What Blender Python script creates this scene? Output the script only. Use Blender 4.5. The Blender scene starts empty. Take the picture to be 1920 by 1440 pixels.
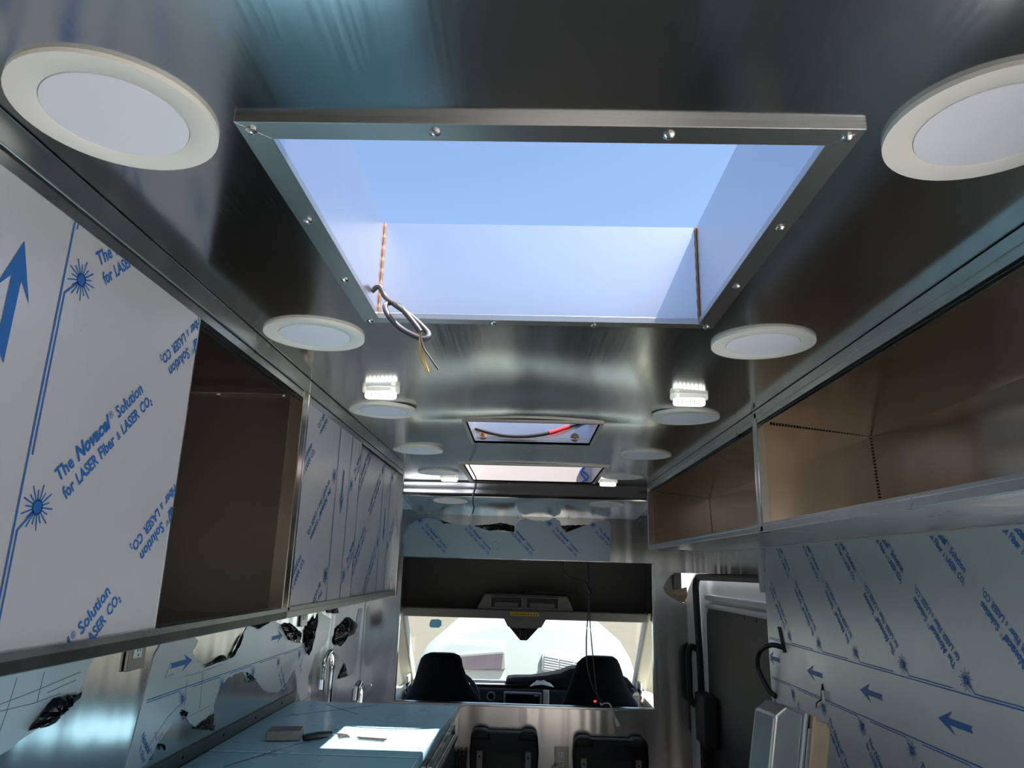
import bpy, bmesh, math, random
from mathutils import Vector, Matrix
random.seed(7)
sc = bpy.context.scene
C = sc.collection

# ------------------------------------------------------------------ camera, sky, sun, exposure
CAM_Z = 1.5
cam_d = bpy.data.cameras.new('camera'); cam = bpy.data.objects.new('camera', cam_d); C.objects.link(cam)
rt = Vector((0.99948, 0.01876, 0.02612)); up = Vector((-0.02052, -0.25334, 0.96716)); fw = Vector((-0.02477, 0.96719, 0.25283))
m = Matrix((rt, up, -fw)).transposed().to_4x4(); m.translation = (0, 0, CAM_Z)
cam.matrix_world = m
cam_d.sensor_fit = 'HORIZONTAL'; cam_d.sensor_width = 36.0; cam_d.lens = 36.0 * 1326.3 / 1920.0
cam_d.clip_start = 0.02; cam_d.clip_end = 400
sc.camera = cam

SUN_DIR = Vector((-0.39, 0.215, -0.884)).normalized()      # the way the light travels
world = bpy.data.worlds.new('sky'); sc.world = world; world.use_nodes = True
wn = world.node_tree.nodes; wl = world.node_tree.links
for n in list(wn): wn.remove(n)
sky = wn.new('ShaderNodeTexSky'); sky.sky_type = 'NISHITA'; sky.sun_disc = False
sky.sun_elevation = math.asin(-SUN_DIR.z); sky.sun_rotation = math.atan2(-SUN_DIR.x, -SUN_DIR.y)
sky.altitude = 200; sky.air_density = 1.0; sky.dust_density = 1.2; sky.ozone_density = 1.6
bg = wn.new('ShaderNodeBackground'); bg.inputs['Strength'].default_value = 0.215
out = wn.new('ShaderNodeOutputWorld'); wl.new(sky.outputs[0], bg.inputs[0]); wl.new(bg.outputs[0], out.inputs[0])
sun_d = bpy.data.lights.new('sun', 'SUN'); sun_d.energy = 14.0; sun_d.angle = 0.0095; sun_d.color = (1.0, 0.96, 0.9)
sun = bpy.data.objects.new('sun', sun_d); C.objects.link(sun)
sun.rotation_euler = SUN_DIR.to_track_quat('-Z', 'Y').to_euler(); sun.location = (3, -3, 8)
sc.view_settings.view_transform = 'Standard'; sc.view_settings.look = 'None'
sc.view_settings.gamma = 1.0; sc.view_settings.use_curve_mapping = False
sc.view_settings.exposure = 0.4
sc.cycles.max_bounces = 16; sc.cycles.glossy_bounces = 10; sc.cycles.diffuse_bounces = 6; sc.cycles.transparent_max_bounces = 16
sc.cycles.sample_clamp_indirect = 6.0

# ------------------------------------------------------------------ materials
MATS = {}
def mat(name, col, metal=0.0, rough=0.5, spec=0.5, wave=0.0, wave_scale=3.0, grain=None, grain_amt=0.0,
        wave_map=None, var=0.0, var_scale=8.0, rvar=0.0, coat=0.0, emit=None, estr=0.0, aniso=0.0, scuff=0.0, bump=0.0, bump_scale=200.0):
    """procedural principled material: low waves, brushed grain, colour and gloss variation"""
    mt = bpy.data.materials.new(name); mt.use_nodes = True; MATS[name] = mt
    nt = mt.node_tree; N = nt.nodes; L = nt.links; b = N['Principled BSDF']
    b.inputs['Base Color'].default_value = (*col, 1); b.inputs['Metallic'].default_value = metal
    b.inputs['Roughness'].default_value = rough; b.inputs['Specular IOR Level'].default_value = spec
    b.inputs['Coat Weight'].default_value = coat; b.inputs['Coat Roughness'].default_value = 0.15
    b.inputs['Anisotropic'].default_value = aniso
    tc = N.new('ShaderNodeTexCoord')
    def noise(scale, detail=3.0, vec=None, ro=0.55):
        n = N.new('ShaderNodeTexNoise'); n.inputs['Scale'].default_value = scale
        n.inputs['Detail'].default_value = detail; n.inputs['Roughness'].default_value = ro
        L.new(vec if vec is not None else tc.outputs['Object'], n.inputs['Vector']); return n
    if var > 0:
        n = noise(var_scale, 5.0); r = N.new('ShaderNodeMapRange')
        r.inputs[3].default_value = 1 - var; r.inputs[4].default_value = 1 + var; L.new(n.outputs[0], r.inputs[0])
        mx = N.new('ShaderNodeVectorMath'); mx.operation = 'SCALE'; mx.inputs[0].default_value = col
        fac = r
        if scuff > 0:      # small smudges and handling marks
            mp3 = N.new('ShaderNodeMapping'); mp3.inputs['Scale'].default_value = (9, 26, 14); mp3.inputs['Rotation'].default_value = (0.5, 0, 0)
            L.new(tc.outputs['Object'], mp3.inputs[0]); n3 = noise(1.0, 9.0, mp3.outputs[0], 0.75)
            r3 = N.new('ShaderNodeMapRange'); r3.inputs[1].default_value = 0.60; r3.inputs[2].default_value = 0.74
            r3.inputs[3].default_value = 1.0; r3.inputs[4].default_value = 1.0 - scuff; L.new(n3.outputs[0], r3.inputs[0])
            fac = N.new('ShaderNodeMath'); fac.operation = 'MULTIPLY'; L.new(r.outputs[0], fac.inputs[0]); L.new(r3.outputs[0], fac.inputs[1])
        L.new(fac.outputs[0], mx.inputs['Scale']); L.new(mx.outputs[0], b.inputs['Base Color'])
    if rvar > 0 or grain:
        vec = None
        if grain:
            mp = N.new('ShaderNodeMapping'); mp.inputs['Scale'].default_value = grain
            L.new(tc.outputs['Object'], mp.inputs[0]); vec = mp.outputs[0]
        n = noise(1.0 if grain else 9.0, 4.0, vec, 0.7); r = N.new('ShaderNodeMapRange')
        a = rvar if rvar > 0 else grain_amt
        r.inputs[1].default_value = 0.25; r.inputs[2].default_value = 0.75
        r.inputs[3].default_value = max(0.02, rough - a); r.inputs[4].default_value = rough + a
        L.new(n.outputs[0], r.inputs[0]); L.new(r.outputs[0], b.inputs['Roughness'])
    if wave > 0 or bump > 0:
        nrm = None
        if wave > 0:
            wvec = None
            if wave_map:
                mp2 = N.new('ShaderNodeMapping'); mp2.inputs['Scale'].default_value = wave_map
                L.new(tc.outputs['Object'], mp2.inputs[0]); wvec = mp2.outputs[0]
            n = noise(wave_scale, 1.0, wvec); bp = N.new('ShaderNodeBump'); bp.inputs['Strength'].default_value = 1.0
            bp.inputs['Distance'].default_value = wave; L.new(n.outputs[0], bp.inputs['Height']); nrm = bp
        if bump > 0:
            n = noise(bump_scale, 2.0); bp = N.new('ShaderNodeBump'); bp.inputs['Strength'].default_value = 1.0
            bp.inputs['Distance'].default_value = bump; L.new(n.outputs[0], bp.inputs['Height'])
            if nrm: L.new(nrm.outputs[0], bp.inputs['Normal'])
            nrm = bp
        L.new(nrm.outputs[0], b.inputs['Normal'])
    if emit:
        b.inputs['Emission Color'].default_value = (*emit, 1); b.inputs['Emission Strength'].default_value = estr
    return mt

mat('ceiling_steel', (0.54, 0.57, 0.58), 1.0, 0.16, wave=0.0012, wave_scale=2.2, grain=(260, 4, 260), grain_amt=0.03)
mat('steel', (0.60, 0.61, 0.62), 1.0, 0.19, wave=0.006, wave_scale=1.0, wave_map=(9, 9, 0.7))
mat('steel_bright', (0.66, 0.67, 0.68), 1.0, 0.2, wave=0.0015, wave_scale=4.0, grain_amt=0.04, grain=(200, 200, 6))
mat('steel_cabinet', (0.66, 0.57, 0.49), 1.0, 0.17, wave=0.003, wave_scale=1.0, wave_map=(7, 5, 1.5), var=0.06, var_scale=6)  # warm cast of reflected brown surroundings painted into the steel
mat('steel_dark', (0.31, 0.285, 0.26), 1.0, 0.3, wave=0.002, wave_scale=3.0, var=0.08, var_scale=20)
mat('galvanised', (0.60, 0.63, 0.63), 1.0, 0.33, var=0.12, var_scale=30, rvar=0.08)
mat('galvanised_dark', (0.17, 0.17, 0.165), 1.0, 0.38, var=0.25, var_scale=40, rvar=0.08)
mat('well_steel', (0.66, 0.66, 0.70), 1.0, 0.3, var=0.04, var_scale=14)
mat('weld', (0.30, 0.16, 0.09), 0.6, 0.55, var=0.4, var_scale=60)
mat('weld_dark', (0.03, 0.025, 0.02), 0.3, 0.6)
mat('screw', (0.7, 0.7, 0.7), 1.0, 0.25)
mat('dark_gap', (0.01, 0.01, 0.01), 0.0, 0.7)
mat('film', (0.70, 0.71, 0.75), 0.40, 0.36, var=0.05, var_scale=5, rvar=0.06, scuff=0.22)
mat('film_wall', (0.57, 0.61, 0.64), 0.42, 0.34, var=0.06, var_scale=5, rvar=0.06, scuff=0.18)
mat('film_blue', (0.42, 0.77, 0.96), 0.05, 0.3, var=0.08, var_scale=7, rvar=0.06, coat=0.3)
mat('film_header', (0.36, 0.47, 0.55), 0.45, 0.36, var=0.05, var_scale=6)
mat('film_back', (0.006, 0.006, 0.008), 0.0, 0.16, bump=0.004, bump_scale=60)
mat('print_blue', (0.015, 0.13, 0.42), 0.0, 0.45)
mat('pen_red', (0.35, 0.03, 0.04), 0.0, 0.6)
mat('pen_grey', (0.10, 0.12, 0.14), 0.0, 0.6)
mat('lamp_rim', (0.90, 0.87, 0.80), 0.0, 0.4)
mat('hatch_pinkish', (0.50, 0.44, 0.42), 0.0, 0.5)  # matte pinkish tone for the wide hatch well
mat('frame_steel', (0.46, 0.455, 0.44), 1.0, 0.34, var=0.1, var_scale=20)
mat('lamp_diffuser', (0.88, 0.88, 0.95), 0.0, 0.5)
mat('marker_lens', (0.9, 0.92, 0.88), 0.0, 0.15, emit=(1.0, 1.0, 0.88), estr=1.6)
mat('marker_base', (0.85, 0.86, 0.82), 0.9, 0.15, emit=(1.0, 1.0, 0.9), estr=0.35)
mat('cable_grey', (0.045, 0.043, 0.05), 0.0, 0.4)
mat('cable_black', (0.012, 0.012, 0.013), 0.0, 0.4)
mat('cable_white', (0.65, 0.64, 0.62), 0.0, 0.45)
mat('wire_brass', (0.55, 0.36, 0.12), 0.5, 0.4)
mat('tape_red', (0.65, 0.03, 0.04), 0.0, 0.4)
mat('white_plastic', (0.75, 0.75, 0.73), 0.0, 0.35)
mat('black_plastic', (0.010, 0.010, 0.011), 0.0, 0.5, spec=0.3)
mat('black_fabric', (0.008, 0.008, 0.010), 0.0, 0.9, spec=0.15, bump=0.002, bump_scale=300)
mat('rubber', (0.010, 0.010, 0.010), 0.0, 0.5)
mat('chrome', (0.85, 0.86, 0.88), 1.0, 0.06)
mat('van_white', (0.72, 0.74, 0.76), 0.0, 0.25, coat=0.4)
mat('cream_trim', (0.60, 0.57, 0.48), 0.0, 0.55)
mat('grey_trim', (0.20, 0.195, 0.19), 0.0, 0.6, bump=0.001, bump_scale=500)
mat('headliner', (0.17, 0.165, 0.16), 0.0, 0.9, bump=0.001, bump_scale=500)
mat('sticker_yellow', (0.75, 0.55, 0.03), 0.0, 0.5)
mat('sticker_blue', (0.25, 0.5, 0.62), 0.0, 0.4)
mat('screen_glass', (0.01, 0.011, 0.013), 0.0, 0.08)
mat('vehicle_white', (0.40, 0.43, 0.42), 0.0, 0.3, coat=0.3)
mat('vehicle_glass', (0.20, 0.17, 0.19), 0.2, 0.1, var=0.5, var_scale=3)  # dark pane with a pinkish reflection painted into its colour
mat('vehicle_grey', (0.30, 0.31, 0.31), 0.0, 0.5)
mat('bounce_concrete', (0.42, 0.39, 0.35), 0.0, 0.9, var=0.1, var_scale=2, bump=0.002, bump_scale=60)  # pale tone of the added pad that bounces daylight
mat('ground', (0.128, 0.112, 0.085), 0.0, 0.9, var=0.15, var_scale=1.5, bump=0.004, bump_scale=40)
mat('plywood_floor', (0.45, 0.38, 0.31), 0.0, 0.6, var=0.2, var_scale=6, grain=(3, 40, 3), grain_amt=0.1)
mat('beige_plastic', (0.42, 0.33, 0.22), 0.0, 0.55, var=0.25, var_scale=18)
mat('aluminium', (0.62, 0.61, 0.58), 1.0, 0.3, var=0.05, var_scale=12)
mat('raw_steel', (0.30, 0.27, 0.25), 1.0, 0.4, var=0.35, var_scale=50)
mat('paper_white', (0.75, 0.75, 0.72), 0.0, 0.8)
mat('red_led', (0.5, 0.03, 0.02), 0.0, 0.4, emit=(1, 0.1, 0.05), estr=0.6)

# black door panel with a fine diagonal weave
mt = mat('weave_black', (0.02, 0.021, 0.02), 0.0, 0.42)
nt = mt.node_tree; tc = nt.nodes.new('ShaderNodeTexCoord'); mp = nt.nodes.new('ShaderNodeMapping')
mp.inputs['Rotation'].default_value = (math.radians(45), 0, 0)
wv = nt.nodes.new('ShaderNodeTexWave'); wv.bands_direction = 'Y'; wv.inputs['Scale'].default_value = 22.0
bp = nt.nodes.new('ShaderNodeBump'); bp.inputs['Distance'].default_value = 0.002; bp.inputs['Strength'].default_value = 0.7
nt.links.new(tc.outputs['Object'], mp.inputs[0]); nt.links.new(mp.outputs[0], wv.inputs[0])
nt.links.new(wv.outputs[1], bp.inputs['Height']); nt.links.new(bp.outputs[0], nt.nodes['Principled BSDF'].inputs['Normal'])

# thin window glass: clear with a Fresnel gloss
mt = bpy.data.materials.new('window_glass'); mt.use_nodes = True; MATS['window_glass'] = mt
nt = mt.node_tree
for n in list(nt.nodes): nt.nodes.remove(n)
o_ = nt.nodes.new('ShaderNodeOutputMaterial'); t_ = nt.nodes.new('ShaderNodeBsdfTransparent'); g_ = nt.nodes.new('ShaderNodeBsdfGlossy')
t_.inputs[0].default_value = (0.86, 0.93, 0.90, 1); g_.inputs['Roughness'].default_value = 0.02
lw_ = nt.nodes.new('ShaderNodeLayerWeight'); lw_.inputs[0].default_value = 0.5; pw_ = nt.nodes.new('ShaderNodeMath'); pw_.operation = 'POWER'; pw_.inputs[1].default_value = 4.0
f_ = nt.nodes.new('ShaderNodeMapRange'); f_.inputs[3].default_value = 0.05; f_.inputs[4].default_value = 0.7
nt.links.new(lw_.outputs['Facing'], pw_.inputs[0]); nt.links.new(pw_.outputs[0], f_.inputs[0]); x_ = nt.nodes.new('ShaderNodeMixShader')
nt.links.new(f_.outputs[0], x_.inputs[0]); nt.links.new(t_.outputs[0], x_.inputs[1]); nt.links.new(g_.outputs[0], x_.inputs[2])
nt.links.new(x_.outputs[0], o_.inputs[0])

# light blue sticker that lets daylight through
mt = bpy.data.materials.new('sticker_film'); mt.use_nodes = True; MATS['sticker_film'] = mt
nt = mt.node_tree; nt.nodes.remove(nt.nodes['Principled BSDF'])
a_ = nt.nodes.new('ShaderNodeBsdfTranslucent'); a_.inputs[0].default_value = (0.35, 0.6, 0.72, 1)
d_ = nt.nodes.new('ShaderNodeBsdfDiffuse'); d_.inputs[0].default_value = (0.25, 0.5, 0.62, 1); x_ = nt.nodes.new('ShaderNodeMixShader')
nt.links.new(a_.outputs[0], x_.inputs[1]); nt.links.new(d_.outputs[0], x_.inputs[2]); nt.links.new(x_.outputs[0], nt.nodes['Material Output'].inputs[0])

# ------------------------------------------------------------------ helpers
def wloc(o):
    v = Vector((0, 0, 0))
    while o is not None:
        v += o.location; o = o.parent
    return v

def tag(o, label=None, cat=None, group=None, kind=None):
    if label: o['label'] = label
    if cat: o['category'] = cat
    if group: o['group'] = group
    if kind: o['kind'] = kind
    return o

def thing(name, label, cat, loc, group=None, kind=None):
    o = bpy.data.objects.new(name, None); C.objects.link(o); o.location = loc; o.empty_display_size = 0.05
    return tag(o, label, cat, group, kind)

class MB:
    """collects geometry in world coordinates; build() links it as one mesh object"""
    def __init__(s): s.v = []; s.f = []
    def add(s, vs, fs):
        k = len(s.v); s.v += [Vector(p) for p in vs]; s.f += [[i + k for i in f] for f in fs]; return s
    def box(s, a, b):
        x0, y0, z0 = [min(a[i], b[i]) for i in range(3)]; x1, y1, z1 = [max(a[i], b[i]) for i in range(3)]
        return s.add([(x0,y0,z0),(x1,y0,z0),(x1,y1,z0),(x0,y1,z0),(x0,y0,z1),(x1,y0,z1),(x1,y1,z1),(x0,y1,z1)],
                     [(0,3,2,1),(4,5,6,7),(0,1,5,4),(1,2,6,5),(2,3,7,6),(3,0,4,7)])
    def prism(s, poly, ax, a, b):
        """polygon in the two other axes (in xyz order), from a to b on axis ax"""
        def P(p, c):
            q = list(p); q.insert('xyz'.index(ax), c); return q
        n = len(poly)
        return s.add([P(p, a) for p in poly] + [P(p, b) for p in poly],
                     [tuple(range(n)), tuple(range(2*n-1, n-1, -1))] + [(i, i+n, (i+1) % n + n, (i+1) % n) for i in range(n)])
    def tube(s, pts, r, n=8, rs=None):
        pts = [Vector(p) for p in pts]; rings = []
        prev = None
        for i, p in enumerate(pts):
            d = (pts[min(i+1, len(pts)-1)] - pts[max(i-1, 0)]).normalized()
            if prev is None:
                a = d.orthogonal().normalized()
            else:
                a = (prev - d * prev.dot(d)); a = a.normalized() if a.length > 1e-6 else d.orthogonal().normalized()
            prev = a; b = d.cross(a); rr = rs[i] if rs else r
            rings.append([p + (a*math.cos(t) + b*math.sin(t))*rr for t in [2*math.pi*k/n for k in range(n)]])
        k = len(s.v)
        for R in rings: s.v += R
        for i in range(len(rings)-1):
            for j in range(n):
                s.f.append([k+i*n+j, k+i*n+(j+1) % n, k+(i+1)*n+(j+1) % n, k+(i+1)*n+j])
        s.f.append([k+j for j in range(n)][::-1]); s.f.append([k+(len(rings)-1)*n+j for j in range(n)])
        return s
    def lathe(s, prof, c, n=32, axis='z'):
        """profile [(r, h)] turned about the axis through c"""
        k = len(s.v); c = Vector(c)
        for r, h in prof:
            for j in range(n):
                t = 2*math.pi*j/n; x, y = r*math.cos(t), r*math.sin(t)
                s.v.append(c + Vector({'z': (x, y, h), 'x': (h, x, y), 'y': (x, h, y)}[axis]))
        for i in range(len(prof)-1):
            for j in range(n):
                s.f.append([k+i*n+j, k+i*n+(j+1) % n, k+(i+1)*n+(j+1) % n, k+(i+1)*n+j])
        s.f.append([k+j for j in range(n)][::-1]); s.f.append([k+(len(prof)-1)*n+j for j in range(n)])
        return s
    def xf(s, M):
        s.v = [M @ p for p in s.v]; return s
    def build(s, name, material, parent=None, origin=None, bevel=0.0, seg=2, smooth=False, label=None, kind=None):
        o0 = wloc(parent) if parent else (Vector(origin) if origin is not None else Vector((0, 0, 0)))
        me = bpy.data.meshes.new(name)
        me.from_pydata([tuple(p - o0) for p in s.v], [], s.f); me.update()
        bm = bmesh.new(); bm.from_mesh(me); bmesh.ops.recalc_face_normals(bm, faces=bm.faces)
        if bevel > 0:
            es = [e for e in bm.edges if len(e.link_faces) == 2 and e.calc_face_angle(0) > 0.5]
            bmesh.ops.bevel(bm, geom=es, offset=bevel, segments=seg, affect='EDGES', profile=0.5, clamp_overlap=True)
        bm.to_mesh(me); bm.free()
        if smooth:
            for p in me.polygons: p.use_smooth = True
            me.set_sharp_from_angle(angle=math.radians(40))
        me.materials.append(MATS[material])
        o = bpy.data.objects.new(name, me); C.objects.link(o)
        if parent: o.parent = parent
        else: o.location = o0
        if label: o['label'] = label
        if kind: o['kind'] = kind
        return o

def box(name, a, b, material, parent=None, bevel=0.0, **kw):
    return MB().box(a, b).build(name, material, parent, bevel=bevel, **kw)

def copy_tree(o, parent=None):
    c = o.copy(); C.objects.link(c); c.parent = parent
    for ch in [x for x in bpy.data.objects if x.parent == o]: copy_tree(ch, c)
    return c

def spline(pts, n=8):
    pts = [Vector(p) for p in pts]; res = []
    P = [pts[0]*2 - pts[1]] + pts + [pts[-1]*2 - pts[-2]]
    for i in range(1, len(P)-2):
        for k in range(n):
            t = k / n; a, b, c, d = P[i-1:i+3]
            res.append(0.5*((2*b) + (c-a)*t + (2*a-5*b+4*c-d)*t*t + (-a+3*b-3*c+d)*t**3))
    res.append(pts[-1]); return res

# ------------------------------------------------------------------ main dimensions (metres, floor of the load bay = 0)
H = 1.884            # ceiling
XL, XR = -0.86, 0.86 # side walls
YR, YB = -1.30, 3.95 # rear end, bulkhead
CLX, CRX = -0.472, 0.542   # fronts of the upper cabinets
def crown(x):        # the sheet bows up a little in the middle
    return 0.003 * max(0.0, 1 - (x/0.5)**2)
def bulge(y):       # the sheet is pushed up around the small hatch
    if y < 1.08: return 0.003
    if y < 1.22: return 0.003
    if y < 1.84: t = (y-1.22)/0.62; return 0.003 + 0.017*t*t*(3-2*t)
    if y < 1.92: return 0.020 - 0.007*(y-1.84)/0.08
    if y < 2.25: return 0.013
    t = min(1, (y-2.25)/0.6); return 0.013 - 0.009*t*t*(3-2*t)

# ------------------------------------------------------------------ floor, ground
g = thing('ground', None, None, (0, 0, -0.72), kind='structure')
MB().box((-150, -150, -1.0), (150, 150, -0.72)).build('paving', 'ground', g)
MB().box((-6, -9, -0.72), (9, 4.5, -0.715)).build('bounce_pad', 'bounce_concrete', g)  # pale pad added outside to bounce daylight into the load bay
f = box('floor', (-0.95, YR, -0.06), (1.0, 5.6, 0.0), 'plywood_floor'); tag(f, kind='structure')

# ------------------------------------------------------------------ ceiling: one sheet with three openings, and the dropped front panel
HOLES = [(-0.244, 0.266, 0.570, 1.057), (-0.172, 0.194, 1.914, 2.250), (-0.245, 0.289, 2.690, 3.215)]
def breaks(a, b, step, extra):
    n = max(1, round((b-a)/step)); r = [a + (b-a)*i/n for i in range(n+1)]
    r = [v for v in r if all(abs(v-e) > step*0.4 for e in extra)] + list(extra)
    return sorted(r)
xs = breaks(-0.90, 0.90, 0.035, sorted({h for q in HOLES for h in q[:2]}))
ys = breaks(YR, 3.25, 0.04, sorted({h for q in HOLES for h in q[2:]}))
def wavez(x, y):
    k = max(0.0, 1-(x/0.52)**2)
    return H + bulge(y)*k*k + 0.0009*math.sin(11*y + 0.8)*k
mb = MB(); idx = {}
for j, y in enumerate(ys):
    for i, x in enumerate(xs):
        idx[i, j] = len(mb.v); mb.v.append(Vector((x, y, wavez(x, y))))
for j in range(len(ys)-1):
    for i in range(len(xs)-1):
        cx, cy = (xs[i]+xs[i+1])/2, (ys[j]+ys[j+1])/2
        if any(a < cx < b and c < cy < d for a, b, c, d in HOLES): continue
        mb.f.append([idx[i, j], idx[i, j+1], idx[i+1, j+1], idx[i+1, j]])
ceil = mb.build('ceiling', 'ceiling_steel', smooth=True); tag(ceil, kind='structure')
prof = [(3.25, H+0.006), (3.272, H+0.003), (3.290, H-0.010), (3.303, H-0.028), (3.316, H-0.045), (3.334, H-0.056), (3.36, H-0.062),
        (3.5, H-0.0725), (3.65, H-0.083), (3.8, H-0.0935), (YB, H-0.104)]
mb = MB(); nx = 16
for y, z in prof:
    for i in range(nx+1):
        w = 0.60 if y < 3.4 else 0.60 + (y-3.4)/(YB-3.4)*0.0
        x = -w + 2*w*i/nx; mb.v.append(Vector((x, y, z + crown(x)*(1 if y < 3.26 else 0.4))))
for j in range(len(prof)-1):
    for i in range(nx):
        k = j*(nx+1)+i; mb.f.append([k, k+nx+1, k+nx+2, k+1])
mb.build('front_panel', 'ceiling_steel', ceil, smooth=True)
# light blue film on the side gussets beside the front panel
for s, nm in ((-1, 'side_gusset'), (1, 'side_gusset')):
    MB().add([(s*0.60, 3.26, H), (s*0.60, 3.34, H-0.058), (s*0.575, YB-0.01, H-0.085), (s*0.86, YB-0.01, H-0.075), (s*0.86, 3.26, H)],
             [(0, 1, 2, 3, 4)]).build(nm, 'film_blue', ceil, label='light blue film on side gusset')
# outer roof skin, with the same openings, so that no sun enters between the hatches
RZ = 2.046
RH = [(a-0.004, b+0.004, c-0.004, d+0.004) for a, b, c, d in HOLES]
xs2 = sorted({-0.95, 0.95} | {h for q in RH for h in q[:2]}); ys2 = sorted({YR, YB+0.1} | {h for q in RH for h in q[2:]})
mb = MB()
for j in range(len(ys2)-1):
    for i in range(len(xs2)-1):
        cx, cy = (xs2[i]+xs2[i+1])/2, (ys2[j]+ys2[j+1])/2
        if any(a < cx < b and c < cy < d for a, b, c, d in RH): continue
        mb.box((xs2[i], ys2[j], RZ-0.012), (xs2[i+1], ys2[j+1], RZ-0.002))
rf = mb.build('roof', 'van_white'); tag(rf, kind='structure')

# ------------------------------------------------------------------ walls
wl_ = box('wall_left', (XL-0.05, YR, 0), (XL, YB+0.03, RZ-0.013), 'steel'); tag(wl_, kind='structure')
mb = MB()
SW = (-1.20, 1.12, 0.95, 1.55)      # serving window, out of the picture to the right
mb.box((XR, YR, 0), (XR+0.05, SW[0], RZ-0.013)); mb.box((XR, SW[1], 0), (XR+0.05, 2.655, RZ-0.013))
mb.box((XR, SW[0], 0), (XR+0.05, SW[1], SW[2])); mb.box((XR, SW[0], SW[3]), (XR+0.05, SW[1], RZ-0.013)); mb.box((XR, 2.655, 1.503), (XR+0.05, YB+0.03, RZ-0.013))
wr_ = mb.build('wall_right', 'steel'); tag(wr_, kind='structure')
mb = MB(); mb.box((-0.95, YR-0.05, 0), (0.00, YR, RZ-0.013)); mb.box((0.45, YR-0.05, 0), (0.95, YR, RZ-0.013)); mb.box((0.00, YR-0.05, 1.8), (0.45, YR, RZ-0.013))
wb_ = mb.build('wall_back', 'van_white'); tag(wb_, kind='structure')      # rear doors, one ajar
# bulkhead with the pass-through opening to the cab; its top right corner is cut away beside the door
mb = MB()
OX0, OX1, OZ0, OZ1 = -0.672, 0.682, 0.822, 1.548
mb.box((XL, YB, 0), (OX0, YB+0.02, RZ-0.013))
mb.box((OX0, YB, OZ1), (OX1, YB+0.02, RZ-0.013))
mb.box((OX0, YB, 0), (OX1, YB+0.02, OZ0))
mb.prism([(OX1, 0), (XR, 0), (XR, 1.34), (0.80, 1.37), (0.735, 1.425), (0.76, 1.47), (0.80, 1.503), (XR, 1.503), (XR, RZ-0.013), (OX1, RZ-0.013)], 'y', YB, YB+0.02)
wf_ = mb.build('wall_front', 'steel'); tag(wf_, kind='structure')
for a, b in (((OX0-0.004, OZ0), (OX0+0.006, OZ1)), ((OX1-0.006, OZ0), (OX1+0.010, OZ1))):
    box('edge_trim', (a[0], YB-0.006, a[1]), (b[0], YB+0.03, b[1]), 'steel_bright', wf_, bevel=0.002)
box('sill_trim', (OX0, YB-0.006, OZ0-0.012), (OX1, YB+0.04, OZ0), 'steel_bright', wf_, bevel=0.002)
MB().tube([(-0.565, YB-0.004, 1.797), (0.645, YB-0.004, 1.789)], 0.003, 6).build('seam_bead', 'steel_dark', wf_)
for x in (-0.54, -0.05, 0.23, 0.62):
    MB().lathe([(0.004, 0), (0.004, -0.002), (0.001, -0.003)], (x, YB, 1.775), 10, 'y').build('screw', 'screw', wf_)
# overlap strip along the foot of the left wall, above the worktop
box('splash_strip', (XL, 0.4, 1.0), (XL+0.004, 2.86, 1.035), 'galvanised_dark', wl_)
for y in (1.95, 2.2, 2.45, 2.7):
    MB().lathe([(0.004, 0.004), (0.004, 0.0055), (0.001, 0.0065)], (XL, y, 1.018), 8, 'x').build('screw', 'dark_gap', wl_)
box('wall_joint', (XL-0.001, 3.905, 0.8), (XL+0.0025, 3.93, 1.88), 'steel_bright', wl_)

# ------------------------------------------------------------------ printing on the protective film
def text_piece(body, size, shear=0.0, bold=0.0):
    cu = bpy.data.curves.new('t', 'FONT'); cu.body = body; cu.size = size; cu.shear = shear; cu.offset = bold; cu.resolution_u = 2
    ob = bpy.data.objects.new('t', cu); C.objects.link(ob)
    dg = bpy.context.evaluated_depsgraph_get(); dg.update()
    me = ob.evaluated_get(dg).to_mesh()
    vs = [v.co.copy() for v in me.vertices]; fs = [list(p.vertices) for p in me.polygons]
    ob.evaluated_get(dg).to_mesh_clear(); bpy.data.objects.remove(ob); bpy.data.curves.remove(cu)
    return vs, fs
def text_line(parts, gap):
    """parts: (body, size, shear, bold, lift); returns vertices, faces and width"""
    V, F, x = [], [], 0.0
    for body, size, shear, bold, lift in parts:
        if body == ' ': x += gap; continue
        vs, fs = text_piece(body, size, shear, bold); x0 = min(v.x for v in vs); k = len(V)
        V += [Vector((v.x - x0 + x, v.y + lift, 0)) for v in vs]; F += [[i+k for i in f] for f in fs]
        x += max(v.x for v in vs) - x0 + size*0.07
    return V, F, x
CAP = 0.0215
l1 = text_line([('The', CAP, 0, 0.0005, 0), (' ', 0, 0, 0, 0), ('Novacel', CAP*1.08, 0.25, 0.0009, 0), ('®', CAP*0.55, 0, 0, CAP*0.35),
                (' ', 0, 0, 0, 0), ('Solution', CAP, 0, 0.0005, 0)], CAP*0.28)
l2 = text_line([('for', CAP*0.95, 0, 0.0005, 0), (' ', 0, 0, 0, 0), ('LASER', CAP*0.9, 0, 0.0005, 0), (' ', 0, 0, 0, 0), ('Fiber', CAP*0.95, 0, 0.0005, 0),
                (' ', 0, 0, 0, 0), ('&', CAP*0.7, 0, 0, 0), (' ', 0, 0, 0, 0), ('LASER', CAP*0.9, 0, 0.0005, 0), (' ', 0, 0, 0, 0), ('CO', CAP*0.9, 0, 0.0005, 0),
                ('2', CAP*0.55, 0, 0.0003, -CAP*0.12)], CAP*0.28)
TL = 0.180
def block(a_off=0.0):
    V, F = [], []
    for (vs, fs, w), yo, L_, xo in ((l1, 0.0, TL, 0.0), (l2, -0.0225, TL*1.06, 0.0)):
        k = len(V); sx = L_ / w
        V += [Vector((v.x*sx + xo, v.y + yo, 0)) for v in vs]; F += [[i+k for i in f] for f in fs]
    return V, F
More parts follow.
